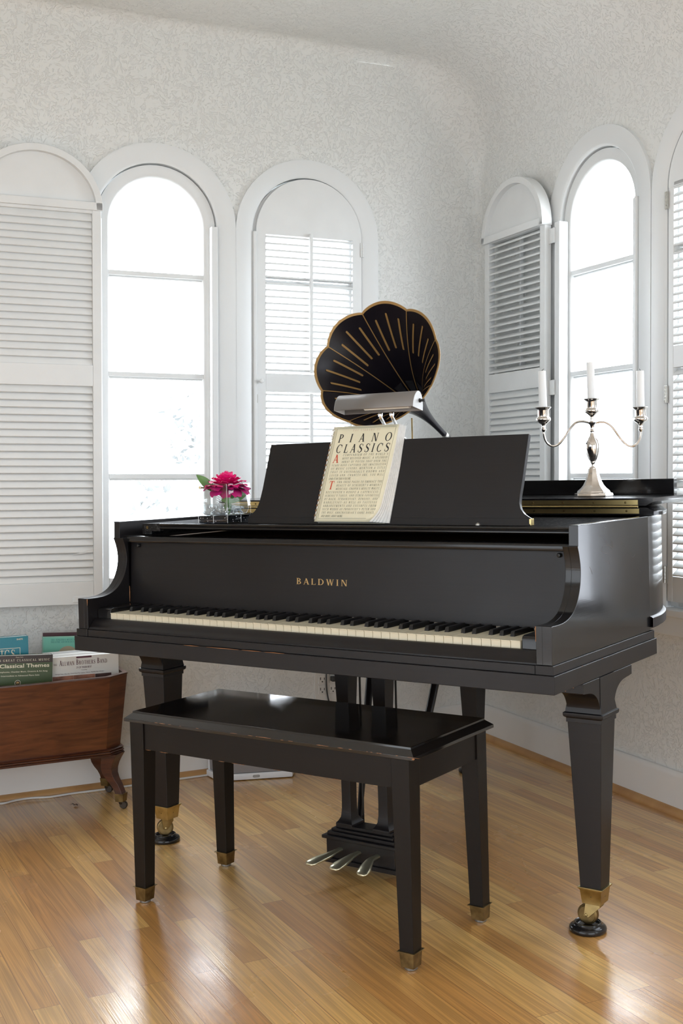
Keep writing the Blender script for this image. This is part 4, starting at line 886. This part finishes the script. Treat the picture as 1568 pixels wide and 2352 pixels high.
def socket(base, lean=0):
    q = MB(); q.lathe([(.0045, 0), (.0050, .003), (.0052, .0045), (.0045, .0060), (.0060, .0110), (.0130, .0170), (.0185, .0210), (.0195, .0250), (.0185, .0285), (.0150, .0310), (.0145, .0325), (.0148, .0335), (.0142, .0480), (.0155, .0510), (.0200, .0545), (.0213, .0560), (.0205, .0568), (.0150, .0550), (.0118, .0530), (.0, .0520)], base, 36); build(q, 'candle_socket', SILVER, K, angle=50)
socket(CB + Vector((0, 0, .1815 + .0215)))
for sgn in (-1, 1):
    drop = .004 if sgn > 0 else -.002; m = MB(); pts = [(.010, .196), (.020, .1985), (.032, .1990), (.046, .1935), (.060, .1780), (.075, .1560), (.090, .1400), (.105, .1345), (.118, .1400), (.126, .1520), (.1295, .166), (.130, .172)]
    m.tube(spline([CB + AX * sgn * x + Vector((0, 0, z - drop * min(1, x / .05))) for x, z in pts], 4), .0030, 10)
    build(m, 'branch', SILVER, K)
    e = CB + AX * sgn * .130 + Vector((0, 0, .172 - drop)); q = MB(); q.lathe([(.0035, 0), (.0045, .003), (.0068, .0060), (.0068, .0085), (.0040, .0100)], e, 20); build(q, 'drip_collar', SILVER, K, angle=50)
    socket(e + Vector((0, 0, .0095)))
    if sgn < 0: eL = e
    else: eR = e
def candle(label, base, h, lean, wl):
    root = thing('candle', label, 'candle', base, 'white candles in the candelabra')
    ax = Vector((lean, lean * .6, 1)).normalized(); m = MB()
    m.lathe([(.0108, 0), (.0104, h * .5), (.0102, h - .002), (.0096, h), (.0075, h - .0006), (.003, h - .0018), (0, h - .0018)], base, 28, ax); build(m, 'wax', WAX, root, angle=60)
    t = base + ax * (h - .002); m = MB(); m.tube(spline([t, t + Vector((.0003, 0, .003)), t + Vector((wl, wl * .5, .0075))], 4), .0007, 6); build(m, 'wick', WICK, root)
candle('white candle in the left branch of the candelabra', eL + Vector((0, 0, .0095 + .052)), .1005, -.010, .005)
candle('white candle in the tall middle socket of the candelabra', CB + Vector((0, 0, .203 + .052)), .1010, -.018, .0015)
candle('white candle in the right branch of the candelabra', eR + Vector((0, 0, .0095 + .052)), .1005, .008, -.001)

# ------------------------------------------------------------------ song book on the music desk
T0 = thing('music_book', 'cream spiral bound Piano Classics book standing on the music desk', 'book', (.09, .15, .9305))
BH = .2450
def bk_(u, v, off): x = -.0355 + .122 * v + u; return Vector(desk(x, .9310 + v * .972, off))
def wid(v): return .1985 - .006 * (1 - min(1, v / .14)) - .024 * max(0, 1 - v / .045) ** 2
m = MB(); m.grid(lambda a, c: bk_(.004 + (wid(c * BH) - .004) * a, c * BH, .0215 + .004 * max(0, a - .75) * (1 - c) - .0015 * (a > .98)), 14, 20)
build(m, 'front_cover', CREAM, T0, thick=.0006)
rb = random.Random(4)
for i in range(6):
    f = i / 5; o1, o0 = .0205 - .0033 * i, .0205 - .0033 * (i + 1) + .0004
    m = MB(); rx = lambda v, f=f: wid(v) + lerp(.0035, .0085, f) * lerp(1, .3, v / BH) + (.0045 + .024 * max(0, 1 - v / .045) ** 2 + .012 * (1 - v / BH) * (.4 + .6 * f)) * (f + .25) / 1.25
    rr_ = []
    for k in range(13):
        v = BH * k / 12 * (1 - .004 * (i % 2)); rr_.append([bk_(.006, v + .0008, o0), bk_(rx(v), v + .0008, o0), bk_(rx(v) - .0006, v + .0008, o1), bk_(.006, v + .0008, o1)])
    m.loft(rr_); build(m, 'pages', PAPER, T0, angle=30)
m = MB(); m.grid(lambda a, c: bk_(.002 + .2015 * a, c * BH, .0006), 4, 6); build(m, 'back_cover', CREAM, T0, thick=.0006)
m = MB()
for k in range(19):
    v = .006 + .2335 * k / 18; q = []
    for j in range(7):
        a = PI * j / 6; q.append((bk_(.0075 - .010 * math.sin(a) , v, .011 + .0125 * math.cos(a)), bk_(.0075 - .010 * math.sin(a), v + .0072, .011 + .0125 * math.cos(a))))
    m.loft([[p for p in q_] for q_ in q], closed=False, cap=False)
build(m, 'comb_binding', simple('white_comb_plastic', (.74, .71, .64), .4), T0, thick=.0006)
m = MB()
for k in range(19):
    v = .0135 + .2335 * k / 18; m.add([bk_(.0008, v, .0224), bk_(.0030, v, .0226), bk_(.0030, v + .0045, .0226), bk_(.0008, v + .0045, .0224)], [(0, 1, 2, 3)])
build(m, 'page_edges', simple('browned_page_edges', (.36, .17, .07), .7), T0, smooth=False)
def fo(v): return .0222
Fb = lambda u, v: bk_(u, v, .0222 + .004 * max(0, u / max(wid(v), .1) - .75) * (1 - v / BH))
m = MB(); text(m, 'PIANO', Fb, .0240, .2035, .0215, width=.160, slant=.10, xs=.98); text(m, 'CLASSICS', Fb, .0235, .1765, .0220, width=.160, slant=.10, xs=.90, track=.02); build(m, 'title', INK, T0, smooth=False)
m = MB(); text(m, 'THE LIBRARY OF', Fb, .0640, .2315, .0054, width=.082, slant=.10, xs=.8); build(m, 'faded_line', INKP, T0, smooth=False)
m = MB(); text(m, 'A', Fb, .0215, .1510, .0215, slant=.05, xs=1.0); text(m, 'T', Fb, .0245, .0825, .0215, slant=.06, xs=1.0); build(m, 'red_initials', INKR, T0, smooth=False)
m = MB(); LN = ["COMPENDIUM OF THE WORLD'S", "MOST BELOVED MUSIC. A SPLENDID", "ARRAY OF PIECES THAT OVER THE", "YEARS HAVE CAPTURED THE IMAGINATION", "OF MUSIC LOVERS. MENTION A TITLE", "THAT IS UNIVERSALLY KNOWN AND", "LOVED AND, CHANCES ARE, YOU WILL", "FIND IT IN THIS VOLUME.", "URN THESE PAGES TO EMBRACE THE", "BEAUTY OF SCHUBERT'S MOMENT", "MUSICALE, CHOPIN'S MINUTE WALTZ,", "BEETHOVEN'S RONDO A CAPPRICCIO,", "ALBENIZ'S TANGO, AND OTHER FAVORITES", "BY BACH, TCHAIKOVSKY, DEBUSSY, AND", "KABALEVSKY-AS WELL AS TASTEFUL", "ARRANGEMENTS AND EXCERPTS FROM", "SUCH WORKS AS PROKOVIEV'S PETER AND", "THE WOLF, KHACHATURIAN'S SABRE DANCE,", "AND MANY, MANY MORE."]
for i, ln in enumerate(LN):
    u0 = .0495 if i in (0, 1, 2, 8, 9, 10) else .0215; v = .1680 - .00868 * i; wd = (.1840 if i < 9 else .1815) - u0
    text(m, ln, Fb, u0, v, .0054, width=None if i in (7, 18) else wd, slant=.12, xs=.72 if i in (3, 12, 16, 17) else .80, track=.03)
build(m, 'cover_text', INKG, T0, smooth=False)
m = MB()
def rule(u0, v0, u1, v1, w_=.0003):
    if abs(v1 - v0) < .001: m.add([Fb(u0, v0 - w_), Fb(u1, v0 - w_), Fb(u1, v0 + w_), Fb(u0, v0 + w_)], [(0, 1, 2, 3)])
    else: m.add([Fb(u0 - w_, v0), Fb(u0 + w_, v0), Fb(u1 + w_, v1), Fb(u1 - w_, v1)], [(0, 1, 2, 3)])
rule(.0135, .0085, .160, .0085); rule(.0135, .0085, .0145, .2400); rule(.0145, .2400, .1910, .2400); rule(.1910, .2400, .1845, .060); build(m, 'border_line', INKG, T0, smooth=False)

# ------------------------------------------------------------------ piano lamp clipped to the desk
L = thing('piano_lamp', 'brushed metal piano lamp on two chrome arms above the open music book', 'lamp', (.145, .225, 1.137))
sec = [tuple(v)[1:] for v in spline([(0, .1700, 1.2140), (0, .1725, 1.2270), (0, .1790, 1.2405), (0, .1900, 1.2505), (0, .2010, 1.2515), (0, .2100, 1.2440), (0, .2145, 1.2320), (0, .2160, 1.2180), (0, .2150, 1.2045)], 3)]
XL, XR_ = .0275, .2575
m = MB(); m.loft([[(XL, y, z) for y, z in sec], [(XR_, y, z) for y, z in sec]], closed=False, cap=False); build(m, 'shade', ALU, L, thick=.0012, angle=60)
for x in (XL - .001, XR_ - .0005):
    m = MB(); m.prism(sec, 'x', x, x + .0015); build(m, 'end_cap', ALUW, L, smooth=False)
m = MB(); m.prism([(.176, 1.224), (.210, 1.2165), (.211, 1.2205), (.177, 1.228)], 'x', XL + .012, XR_ - .004); build(m, 'reflector', simple('pale_reflector', (.62, .55, .52), .35), L)
m = MB(); m.tube([(.105, .193, 1.2185), (.235, .193, 1.2185)], .0075, 14); build(m, 'tube_bulb', simple('frosted_bulb', (.82, .82, .80), .25), L)
def dn(x, t): return (x, lerp(.178, .208, t), lerp(1.2236, 1.2164, t) - .0005)
m = MB(); m.add([dn(.050, .05), dn(.100, .05), dn(.100, .9), dn(.050, .9)], [(0, 1, 2, 3)]); build(m, 'rating_label', simple('silver_label', (.50, .49, .50), .5), L, smooth=False)
m = MB()
for a, t in ((.055, .25), (.055, .40), (.055, .55)): m.add([tuple(Vector(dn(a, t)) - Vector((0, 0, .0004))), tuple(Vector(dn(a + .038, t)) - Vector((0, 0, .0004))), tuple(Vector(dn(a + .038, t + .07)) - Vector((0, 0, .0004))), tuple(Vector(dn(a, t + .07)) - Vector((0, 0, .0004)))], [(0, 1, 2, 3)])
build(m, 'label_print', INK, L, smooth=False)
m = MB(); m.lathe([(.0052, 0), (.0052, .003), (.0028, .0034), (.0028, .006), (.0034, .006), (.0034, .0135), (.0022, .0145), (0, .0145)], (XR_ + .001, .2010, 1.2290), 14, (1, 0, 0)); build(m, 'switch', BLACKPL, L, angle=40)
for x0_, x1_ in ((.1385, .1400), (.1720, .1745)):
    m = MB(); m.lathe([(.0050, 0), (.0056, .003), (.0056, .0085), (.0042, .0100)], (x0_, .2105, 1.1955), 16); m.tube(spline([(x0_, .2105, 1.203), (x0_, .2110, 1.194), (x0_ + .0010, .2270, 1.174), (x1_, .2385, 1.156), (x1_, .2400, 1.135)], 4), .0040, 12); build(m, 'stem', CHROME, L, angle=50)
m = MB(); m.box(.125, .2245, 1.1392, .190, .2470, 1.1425); m.box(.125, .2435, 1.108, .190, .2475, 1.1425); build(m, 'clamp', CHROME, L, bevel=.001)

# ------------------------------------------------------------------ gramophone horn
HC, HA, HL = Vector((-.129, .62, 1.360)), Vector((.171, -.929, .327)).normalized(), .60
e1 = (RIGHT - HA * RIGHT.dot(HA)).normalized(); e1 = Vector((.962, .251, .106)); e1 = (e1 - HA * e1.dot(HA)).normalized(); e2 = HA.cross(e1)
if e2.z < 0: e2 = -e2
S0 = math.radians(15)
def hr(th, t):
    r = .0085 + .181 * max(0, 1 - t) ** 2.75; sc_ = abs(math.sin(4 * (th - S0))) ** .9
    return r * (1 + (.050 * sc_ - .022) * math.exp(-4.5 * t))
def hp(th, t, k=1., lift=0.):
    r = hr(th, t) * k; bow = -.018 * (abs(math.sin(4 * (th - S0))) ** .8) * math.exp(-7 * t)
    return HC - HA * (HL * t + bow - lift) + (e1 * math.cos(th) + e2 * math.sin(th)) * r
G = thing('gramophone_horn', 'black flower shaped gramophone horn with gold stripes behind the music desk', 'gramophone horn', (-.10, .75, .975))
m = MB(); m.grid(lambda a, c: hp(S0 + 2 * PI * a, c ** 1.4), 128, 40); build(m, 'bell', HORNB, G, thick=.0016, angle=180)
m = MB(); m.grid(lambda a, c: hp(S0 + 2 * PI * a, .40 + .60 * c, 1.03), 8, 12); build(m, 'outer_tube', HORNW, G, angle=20)
E_ = HC - HA * HL
m = MB(); m.lathe([(.0105, -.012), (.0125, -.004), (.0125, .006), (.0105, .012)], E_, 16, -HA); build(m, 'collar', STEEL, G)
m = MB(); m.tube(spline([E_, E_ - HA * .035, E_ - HA * .07 + Vector((0, 0, -.02)), E_ - HA * .09 + Vector((0, 0, -.07)), Vector((E_.x - HA.x * .09, E_.y - HA.y * .09, .952))], 5), .010, 14); m.lathe([(.03, 0), (.03, .004), (.012, .007)], Vector((E_.x - HA.x * .09, E_.y - HA.y * .09, .9512)), 20); build(m, 'elbow', HORNW, G)
m = MB(); m.tube([(-.108, .765, .976), (-.108, .765, 1.21)], .0024, 8); m.lathe([(.022, 0), (.022, .003), (.004, .006)], (-.108, .765, .9752), 20); build(m, 'support_rod', BRASSD, G)
m = MB()
def ribbon(fn, n, w_, lift):
    for i in range(n):
        q = []
        for j in (i, i + 1):
            th, t = fn(j / n); dth = w_ / 2 / max(hr(th, t), .004); tap = 1.
            q += [hp(th - dth, t, .985, lift), hp(th + dth, t, .985, lift)]
        m.add(q, [(0, 1, 3, 2)])
for p in range(8):
    th0 = S0 + p * PI / 4
    ribbon(lambda f, th0=th0: (th0, .002 + .70 * f), 22, .0030, .0010)
    for dth, t0, t1 in ((-.225, .060, .205), (0, .045, .200), (.225, .060, .205)):
        ribbon(lambda f, th0=th0, dth=dth, t0=t0, t1=t1: (th0 + PI / 8 + dth, lerp(t0, t1, f)), 8, .0060, .0010)
        for t_ in (t0, t1):
            c_ = hp(th0 + PI / 8 + dth, t_, .985, .0010)
            ra_ = (hp(th0 + PI / 8 + dth, t_ + .01, .985, .001) - c_).normalized(); ta_ = (hp(th0 + PI / 8 + dth + .02, t_, .985, .001) - c_).normalized()
            m.add([c_ + (ra_ * math.cos(q) + ta_ * math.sin(q)) * .0030 for q in [2 * PI * k / 10 for k in range(10)]], [tuple(range(10))])
build(m, 'painted_stripes', GOLDP, G, smooth=False)
m = MB(); m.grid(lambda a, c: hp(S0 + 2 * PI * a, .0 + .0065 * c, .988 + .012 * (1 - c), .0010), 160, 2); m.tube([hp(S0 + 2 * PI * k / 160, 0) for k in range(161)], .0013, 6, cap=False); build(m, 'gilded_rim', GOLDP, G)

# ------------------------------------------------------------------ glass vase with rose
VX0, VY0, VS, VZ = -.4080, .1390, .1020, .9300
V = thing('vase', 'square clear glass vase of water and crystals on the left of the piano shelf', 'vase', (VX0 + VS / 2, VY0 + VS / 2, VZ))
def sqr(i, z, r=.006):
    x0_, x1_, y0_, y1_ = VX0 + i, VX0 + VS - i, VY0 + i, VY0 + VS - i; o = []
    for cx_, cy_, a0 in ((x1_ - r, y1_ - r, 0), (x0_ + r, y1_ - r, 90), (x0_ + r, y0_ + r, 180), (x1_ - r, y0_ + r, 270)):
        for k in range(5): a = math.radians(a0 + 22.5 * k); o.append((cx_ + r * math.cos(a), cy_ + r * math.sin(a), z))
    return o
TH = .0040
g = MB(); g.loft([sqr(0, VZ + .0205), sqr(0, VZ + .1050), sqr(.001, VZ + .1065), sqr(TH - .001, VZ + .1065), sqr(TH, VZ + .105), sqr(TH, VZ + .034), sqr(.008, VZ + .0245), sqr(.016, VZ + .0215)], True, False); build(g, 'glass', GLASS, V, angle=40)
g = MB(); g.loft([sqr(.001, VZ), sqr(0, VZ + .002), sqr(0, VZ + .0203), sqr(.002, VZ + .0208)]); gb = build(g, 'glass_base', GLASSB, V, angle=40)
g = MB(); rv0 = random.Random(2)
for k in range(34):
    f_ = rv0.random(); r_ = rv0.uniform(.0004, .0010); c = (VX0 + VS * f_, VY0 - .0003, VZ + rv0.uniform(.003, .018)) if k % 2 else (VX0 + VS + .0003, VY0 + VS * f_, VZ + rv0.uniform(.003, .018))
    g.lathe([(0, -r_), (r_ * .7, -r_ * .7), (r_, 0), (r_ * .7, r_ * .7), (0, r_)], c, 8)
for f_ in (.0, .5): g.tube([(VX0 + VS * (.0 if f_ == 0 else .52), VY0 - .0002, VZ + .001), (VX0 + VS * (.0 if f_ == 0 else .52), VY0 - .0002, VZ + .020)], .0006, 6)
g.tube([(VX0 + VS, VY0, VZ + .001), (VX0 + VS, VY0, VZ + .1050)], .0004, 6); g.tube([(VX0 + VS, VY0 + VS * .55, VZ + .001), (VX0 + VS, VY0 + VS * .55, VZ + .020)], .0006, 6)  # upright glints on the glass, modelled as thin pale rods
bb = build(g, 'bubbles_and_glints', simple('bright_glass_glints', (.8, .82, .85), .2), gb); bb['kind'] = 'stuff'
g = MB(); g.loft([sqr(TH + .0003, VZ + .0500), sqr(TH + .0003, VZ + .0350), sqr(.0084, VZ + .0250), sqr(.0163, VZ + .0199), sqr(.03, VZ + .0194)][::-1]); build(g, 'water', WATER, V, angle=40)
rv = random.Random(11); g = MB()
for k in range(170):
    c = Vector((VX0 + rv.uniform(.016, VS - .016), VY0 + rv.uniform(.016, VS - .016), VZ + rv.uniform(.0255, .0440))); q = []
    for _ in range(6): q.append(c + Vector((rv.gauss(0, 1), rv.gauss(0, 1), rv.gauss(0, 1))).normalized() * rv.uniform(.0025, .0050))
    ax_ = [Vector(v).normalized() for v in ((1, 0, 0), (-1, 0, 0), (0, 1, 0), (0, -1, 0), (0, 0, 1), (0, 0, -1))]
    rm = Matrix.Rotation(rv.uniform(0, 6.28), 3, Vector((rv.gauss(0, 1), rv.gauss(0, 1), rv.gauss(0, 1))).normalized()); q = [c + rm @ a * rv.uniform(.0030, .0058) for a in ax_]
    g.add(q, [(0, 2, 4), (2, 1, 4), (1, 3, 4), (3, 0, 4), (2, 0, 5), (1, 2, 5), (3, 1, 5), (0, 3, 5)])
cr = build(g, 'crystals', CRYSTAL, V, smooth=False); cr['kind'] = 'stuff'
RC_ = Vector((-.348, .190, 1.0420))
RO = thing('rose', 'full blown magenta rose with green leaves floating in the glass vase', 'flower', (-.346, .192, .985))
rr = random.Random(21); pet = MB(); petd = MB()
def petal(mb, ang, r0, ln, span, th, curl, z0=0.):
    th = math.radians(th); ph = rr.uniform(0, 6); k_ = rr.uniform(.92, 1.08)
    def f(a, c):
        y = (a - .5) * 2; ce = c * (1 - .26 * abs(y) ** 2.4) * k_
        ph_ = ang + y * span * (.45 + .55 * math.sin(PI * min(1, .12 + c * .7)))
        out = r0 + ln * (math.sin(th) * ce + .20 * math.sin(PI * min(ce, 1)) + .16 * curl * ce ** 4); zz = z0 + ln * (math.cos(th) * ce - .24 * curl * ce ** 4) + .0020 * math.sin(6 * y + ph) * c * c + .0012 * math.sin(13 * y + 2 * ph) * c ** 3
        return RC_ + Vector((math.cos(ph_) * out, math.sin(ph_) * out, zz))
    mb.grid(f, 12, 10)
for n_, r0, ln, span, th, curl, z0 in ((3, .0008, .025, 1.3, 6, 0, .002), (4, .0015, .027, 1.0, 14, .1, .000), (5, .003, .030, .88, 24, .4, -.002), (6, .005, .034, .76, 36, .7, -.005), (7, .007, .039, .66, 48, .8, -.010), (8, .009, .043, .58, 60, .9, -.014), (8, .010, .046, .52, 74, .8, -.017)):
    of = rr.uniform(0, 6)
    for i in range(n_): petal(pet, of + i * 2 * PI / n_, r0, ln, span, th, curl, z0)
for i in range(8): petal(petd, i * PI / 4 + .2, .007, .050, .50, 92, .7, -.012)
for a_, t_ in ((-.35, 118), (-.95, 124), (.25, 108), (-1.5, 112)): petal(petd, a_, .010, .052, .46, t_, .5, -.013)
m = MB(); m.tube(spline([RC_ + Vector((0, 0, .0)), RC_ + Vector((-.004, .002, -.02)), RC_ + Vector((.006, .0, -.045)), RC_ + Vector((.016, -.004, -.068))], 5), .0022, 8)
for q in range(5):
    a = q * 1.257; m.add([RC_ + Vector((.004 * math.cos(a), .004 * math.sin(a), -.012)), RC_ + Vector((.02 * math.cos(a + .2), .02 * math.sin(a + .2), -.020)), RC_ + Vector((.036 * math.cos(a), .036 * math.sin(a), -.030)), RC_ + Vector((.02 * math.cos(a - .2), .02 * math.sin(a - .2), -.020))], [(0, 1, 2, 3)])
build(m, 'stem', LEAF, RO)
build(pet, 'petals', PETAL, RO, angle=180, recalc=False); build(petd, 'outer_petals', PETALD, RO, angle=180, recalc=False)
def leaf(p0, p1, wd, nrm, bend):
    p0, p1, nrm = Vector(p0), Vector(p1), Vector(nrm).normalized(); ax_ = p1 - p0; sd = ax_.normalized().cross(nrm); m_ = MB()
    m_.grid(lambda a, c: p0 + ax_ * c + sd * ((a - .5) * 2 * wd * math.sin(PI * c ** .8) ** .9) + nrm * (bend * math.sin(PI * c) + abs(a - .5) * .010 * math.sin(PI * c)), 6, 12); build(m_, 'leaf', LEAF, RO, angle=180)
leaf((-.372, .172, 1.012), (-.4215, .150, 1.0615), .013, (.35, -.8, .45), .006)
leaf((-.336, .150, .990), (-.3120, .236, 1.006), .0180, (.75, -.55, .35), .004)
leaf((-.345, .185, .985), (-.322, .165, .952), .010, (.5, -.7, .5), .003)

# ------------------------------------------------------------------ speaker, outlets, cords, scraps
S = thing('speaker', 'white and grey wireless speaker standing on the floor by the left wall', 'speaker', (-.90, .92, 0))
fpz = [(-.753, .974), (-.905, .832), (-.935, .815), (-.975, .815), (-1.030, .842), (-.985, .900), (-.865, 1.035), (-.83, 1.05), (-.79, 1.04)]
def fo_(q): cx_, cy_ = -.89, .92; return [(cx_ + (x - cx_) * q, cy_ + (y - cy_) * q) for x, y in fpz]
m = MB(); m.loft([[(x, y, .003) for x, y in fo_(.985)], [(x, y, .006) for x, y in fo_(1)], [(x, y, .022) for x, y in fo_(1)], [(x, y, .0245) for x, y in fo_(.985)]]); build(m, 'base', WHITEPL, S, bevel=.0012, angle=40)
m = MB(); m.loft([[(x, y, .0245) for x, y in fo_(.93)], [(x, y, .19) for x, y in fo_(.95)]]); build(m, 'grille', GRILLE, S, bevel=.004, angle=40)
m = MB(); m.loft([[(x, y, .19) for x, y in fo_(.97)], [(x, y, .205) for x, y in fo_(.97)]]); build(m, 'top', WHITEPL, S, bevel=.003, angle=40)
m = MB(); m.box(-1.024, .8445, .003, -1.016, .8495, .2); build(m, 'side_edge', WHITEPL, S, bevel=.001)
fd = (Vector((-.753, .974, 0)) - Vector((-.905, .832, 0))).normalized(); fn_ = Vector((fd.y, -fd.x, 0)); f0 = Vector((-.905, .832, 0))
def Fs(u, z, o): return f0 + fd * u + fn_ * o + Vector((0, 0, z))
m = MB(); o = []
for k in range(20):
    a = 2 * PI * k / 20; o.append(Fs(.083 + (.0075 if math.cos(a) > 0 else -.0075) + .0048 * math.cos(a), .0135 + .0048 * math.sin(a), .0006))
m.add(o, [tuple(range(20))]); build(m, 'badge', GREYPL, S, smooth=False)
m = MB(); text(m, 'SONOS', lambda u, v: Fs(u, v, .0010), .0755, .0118, .0034, width=.015, xs=.8); build(m, 'badge_letters', simple('pale_letters', (.62, .62, .62), .5), S, smooth=False)
O = thing('wall_outlet', 'ivory double wall outlet behind the black cord under the keyboard', 'outlet', tuple(mL(.63, 1.353, .285)))
m = MB(); m.box(.5805, 1.3485, .229, .6785, 1.356, .350); build(m, 'cover_plate', SOCK, O, T=mL, bevel=.002)
for s in (.609, .6515):
    for z in (.311, .273):
        m = MB(); m.box(s - .0155, 1.3455, z - .0165, s + .0155, 1.349, z + .0165); R_ = build(m, 'socket', SOCK, O, T=mL, bevel=.003)
        m = MB(); m.box(s - .0085, 1.3445, z - .002, s - .0060, 1.3456, z + .0075); m.box(s + .0060, 1.3445, z - .002, s + .0085, 1.3456, z + .006)
        m.lathe([(0, 0), (.0026, 0), (.0026, .001), (0, .001)], (s, 1.3445, z - .0085), 12, (0, 1, 0)); build(m, 'slots', DARKIN, R_, T=mL)
CO = thing('black_cable', 'thin black cable and plug hanging at the double wall outlet behind the piano', 'cable', tuple(mL(.64, 1.33, .01)))
m = MB(); m.box(.638, 1.322, .303, .672, 1.3445, .322); build(m, 'power_plug', BLACKPL, CO, T=mL, bevel=.004)
m = MB(); m.tube(spline([mL(.620, 1.30, .665), mL(.622, 1.315, .50), mL(.622, 1.335, .36), mL(.622, 1.338, .30), mL(.626, 1.338, .255), mL(.636, 1.335, .20), mL(.64, 1.325, .10), mL(.60, 1.305, .012), mL(.45, 1.30, .008)], 6), .0028, 8); build(m, 'cable', BLACKPL, CO)
m = MB(); wp = [(-.70, 1.322), (-.575, 1.318), (-.530, 1.302), (-.490, 1.318), (-.44, 1.322), (-.38, 1.305), (-.30, 1.312), (-.22, 1.310), (-.14, 1.312), (-.06, 1.316), (.05, 1.318), (.17, 1.32)]
m.tube(spline([mLf(a, b_, .0038) for a, b_ in wp], 5), .0036, 8); tag(build(m, 'white_cable', CORDW), 'white cable lying along the left baseboard behind the canterbury', 'cable')
def scrap(name, label, x, y, mat, seed, sc_):
    r_ = random.Random(seed); m = MB(); c = Vector((x, y, .003))
    for k in range(5):
        a = r_.uniform(0, 6.28); l = sc_ * r_.uniform(.6, 1.2); d_ = Vector((math.cos(a), math.sin(a), 0)); t_ = Vector((-d_.y, d_.x, 0)); m.add([c, c + d_ * l * .5 + t_ * l * .22 + Vector((0, 0, .003)), c + d_ * l + Vector((0, 0, .001)), c + d_ * l * .5 - t_ * l * .2 + Vector((0, 0, .005))], [(0, 1, 2, 3)])
    tag(build(m, name, mat, thick=.0008), label, 'debris')
scrap('dry_leaf', 'small dry brown leaf scrap on the floor in front of the canterbury', -1.165, .355, simple('dry_leaf', (.20, .13, .09), .8), 2, .016)
scrap('dead_insect', 'tiny dark dead insect on the floor right of the piano leg', .915, .565, simple('dead_insect', (.06, .035, .02), .7), 5, .011)
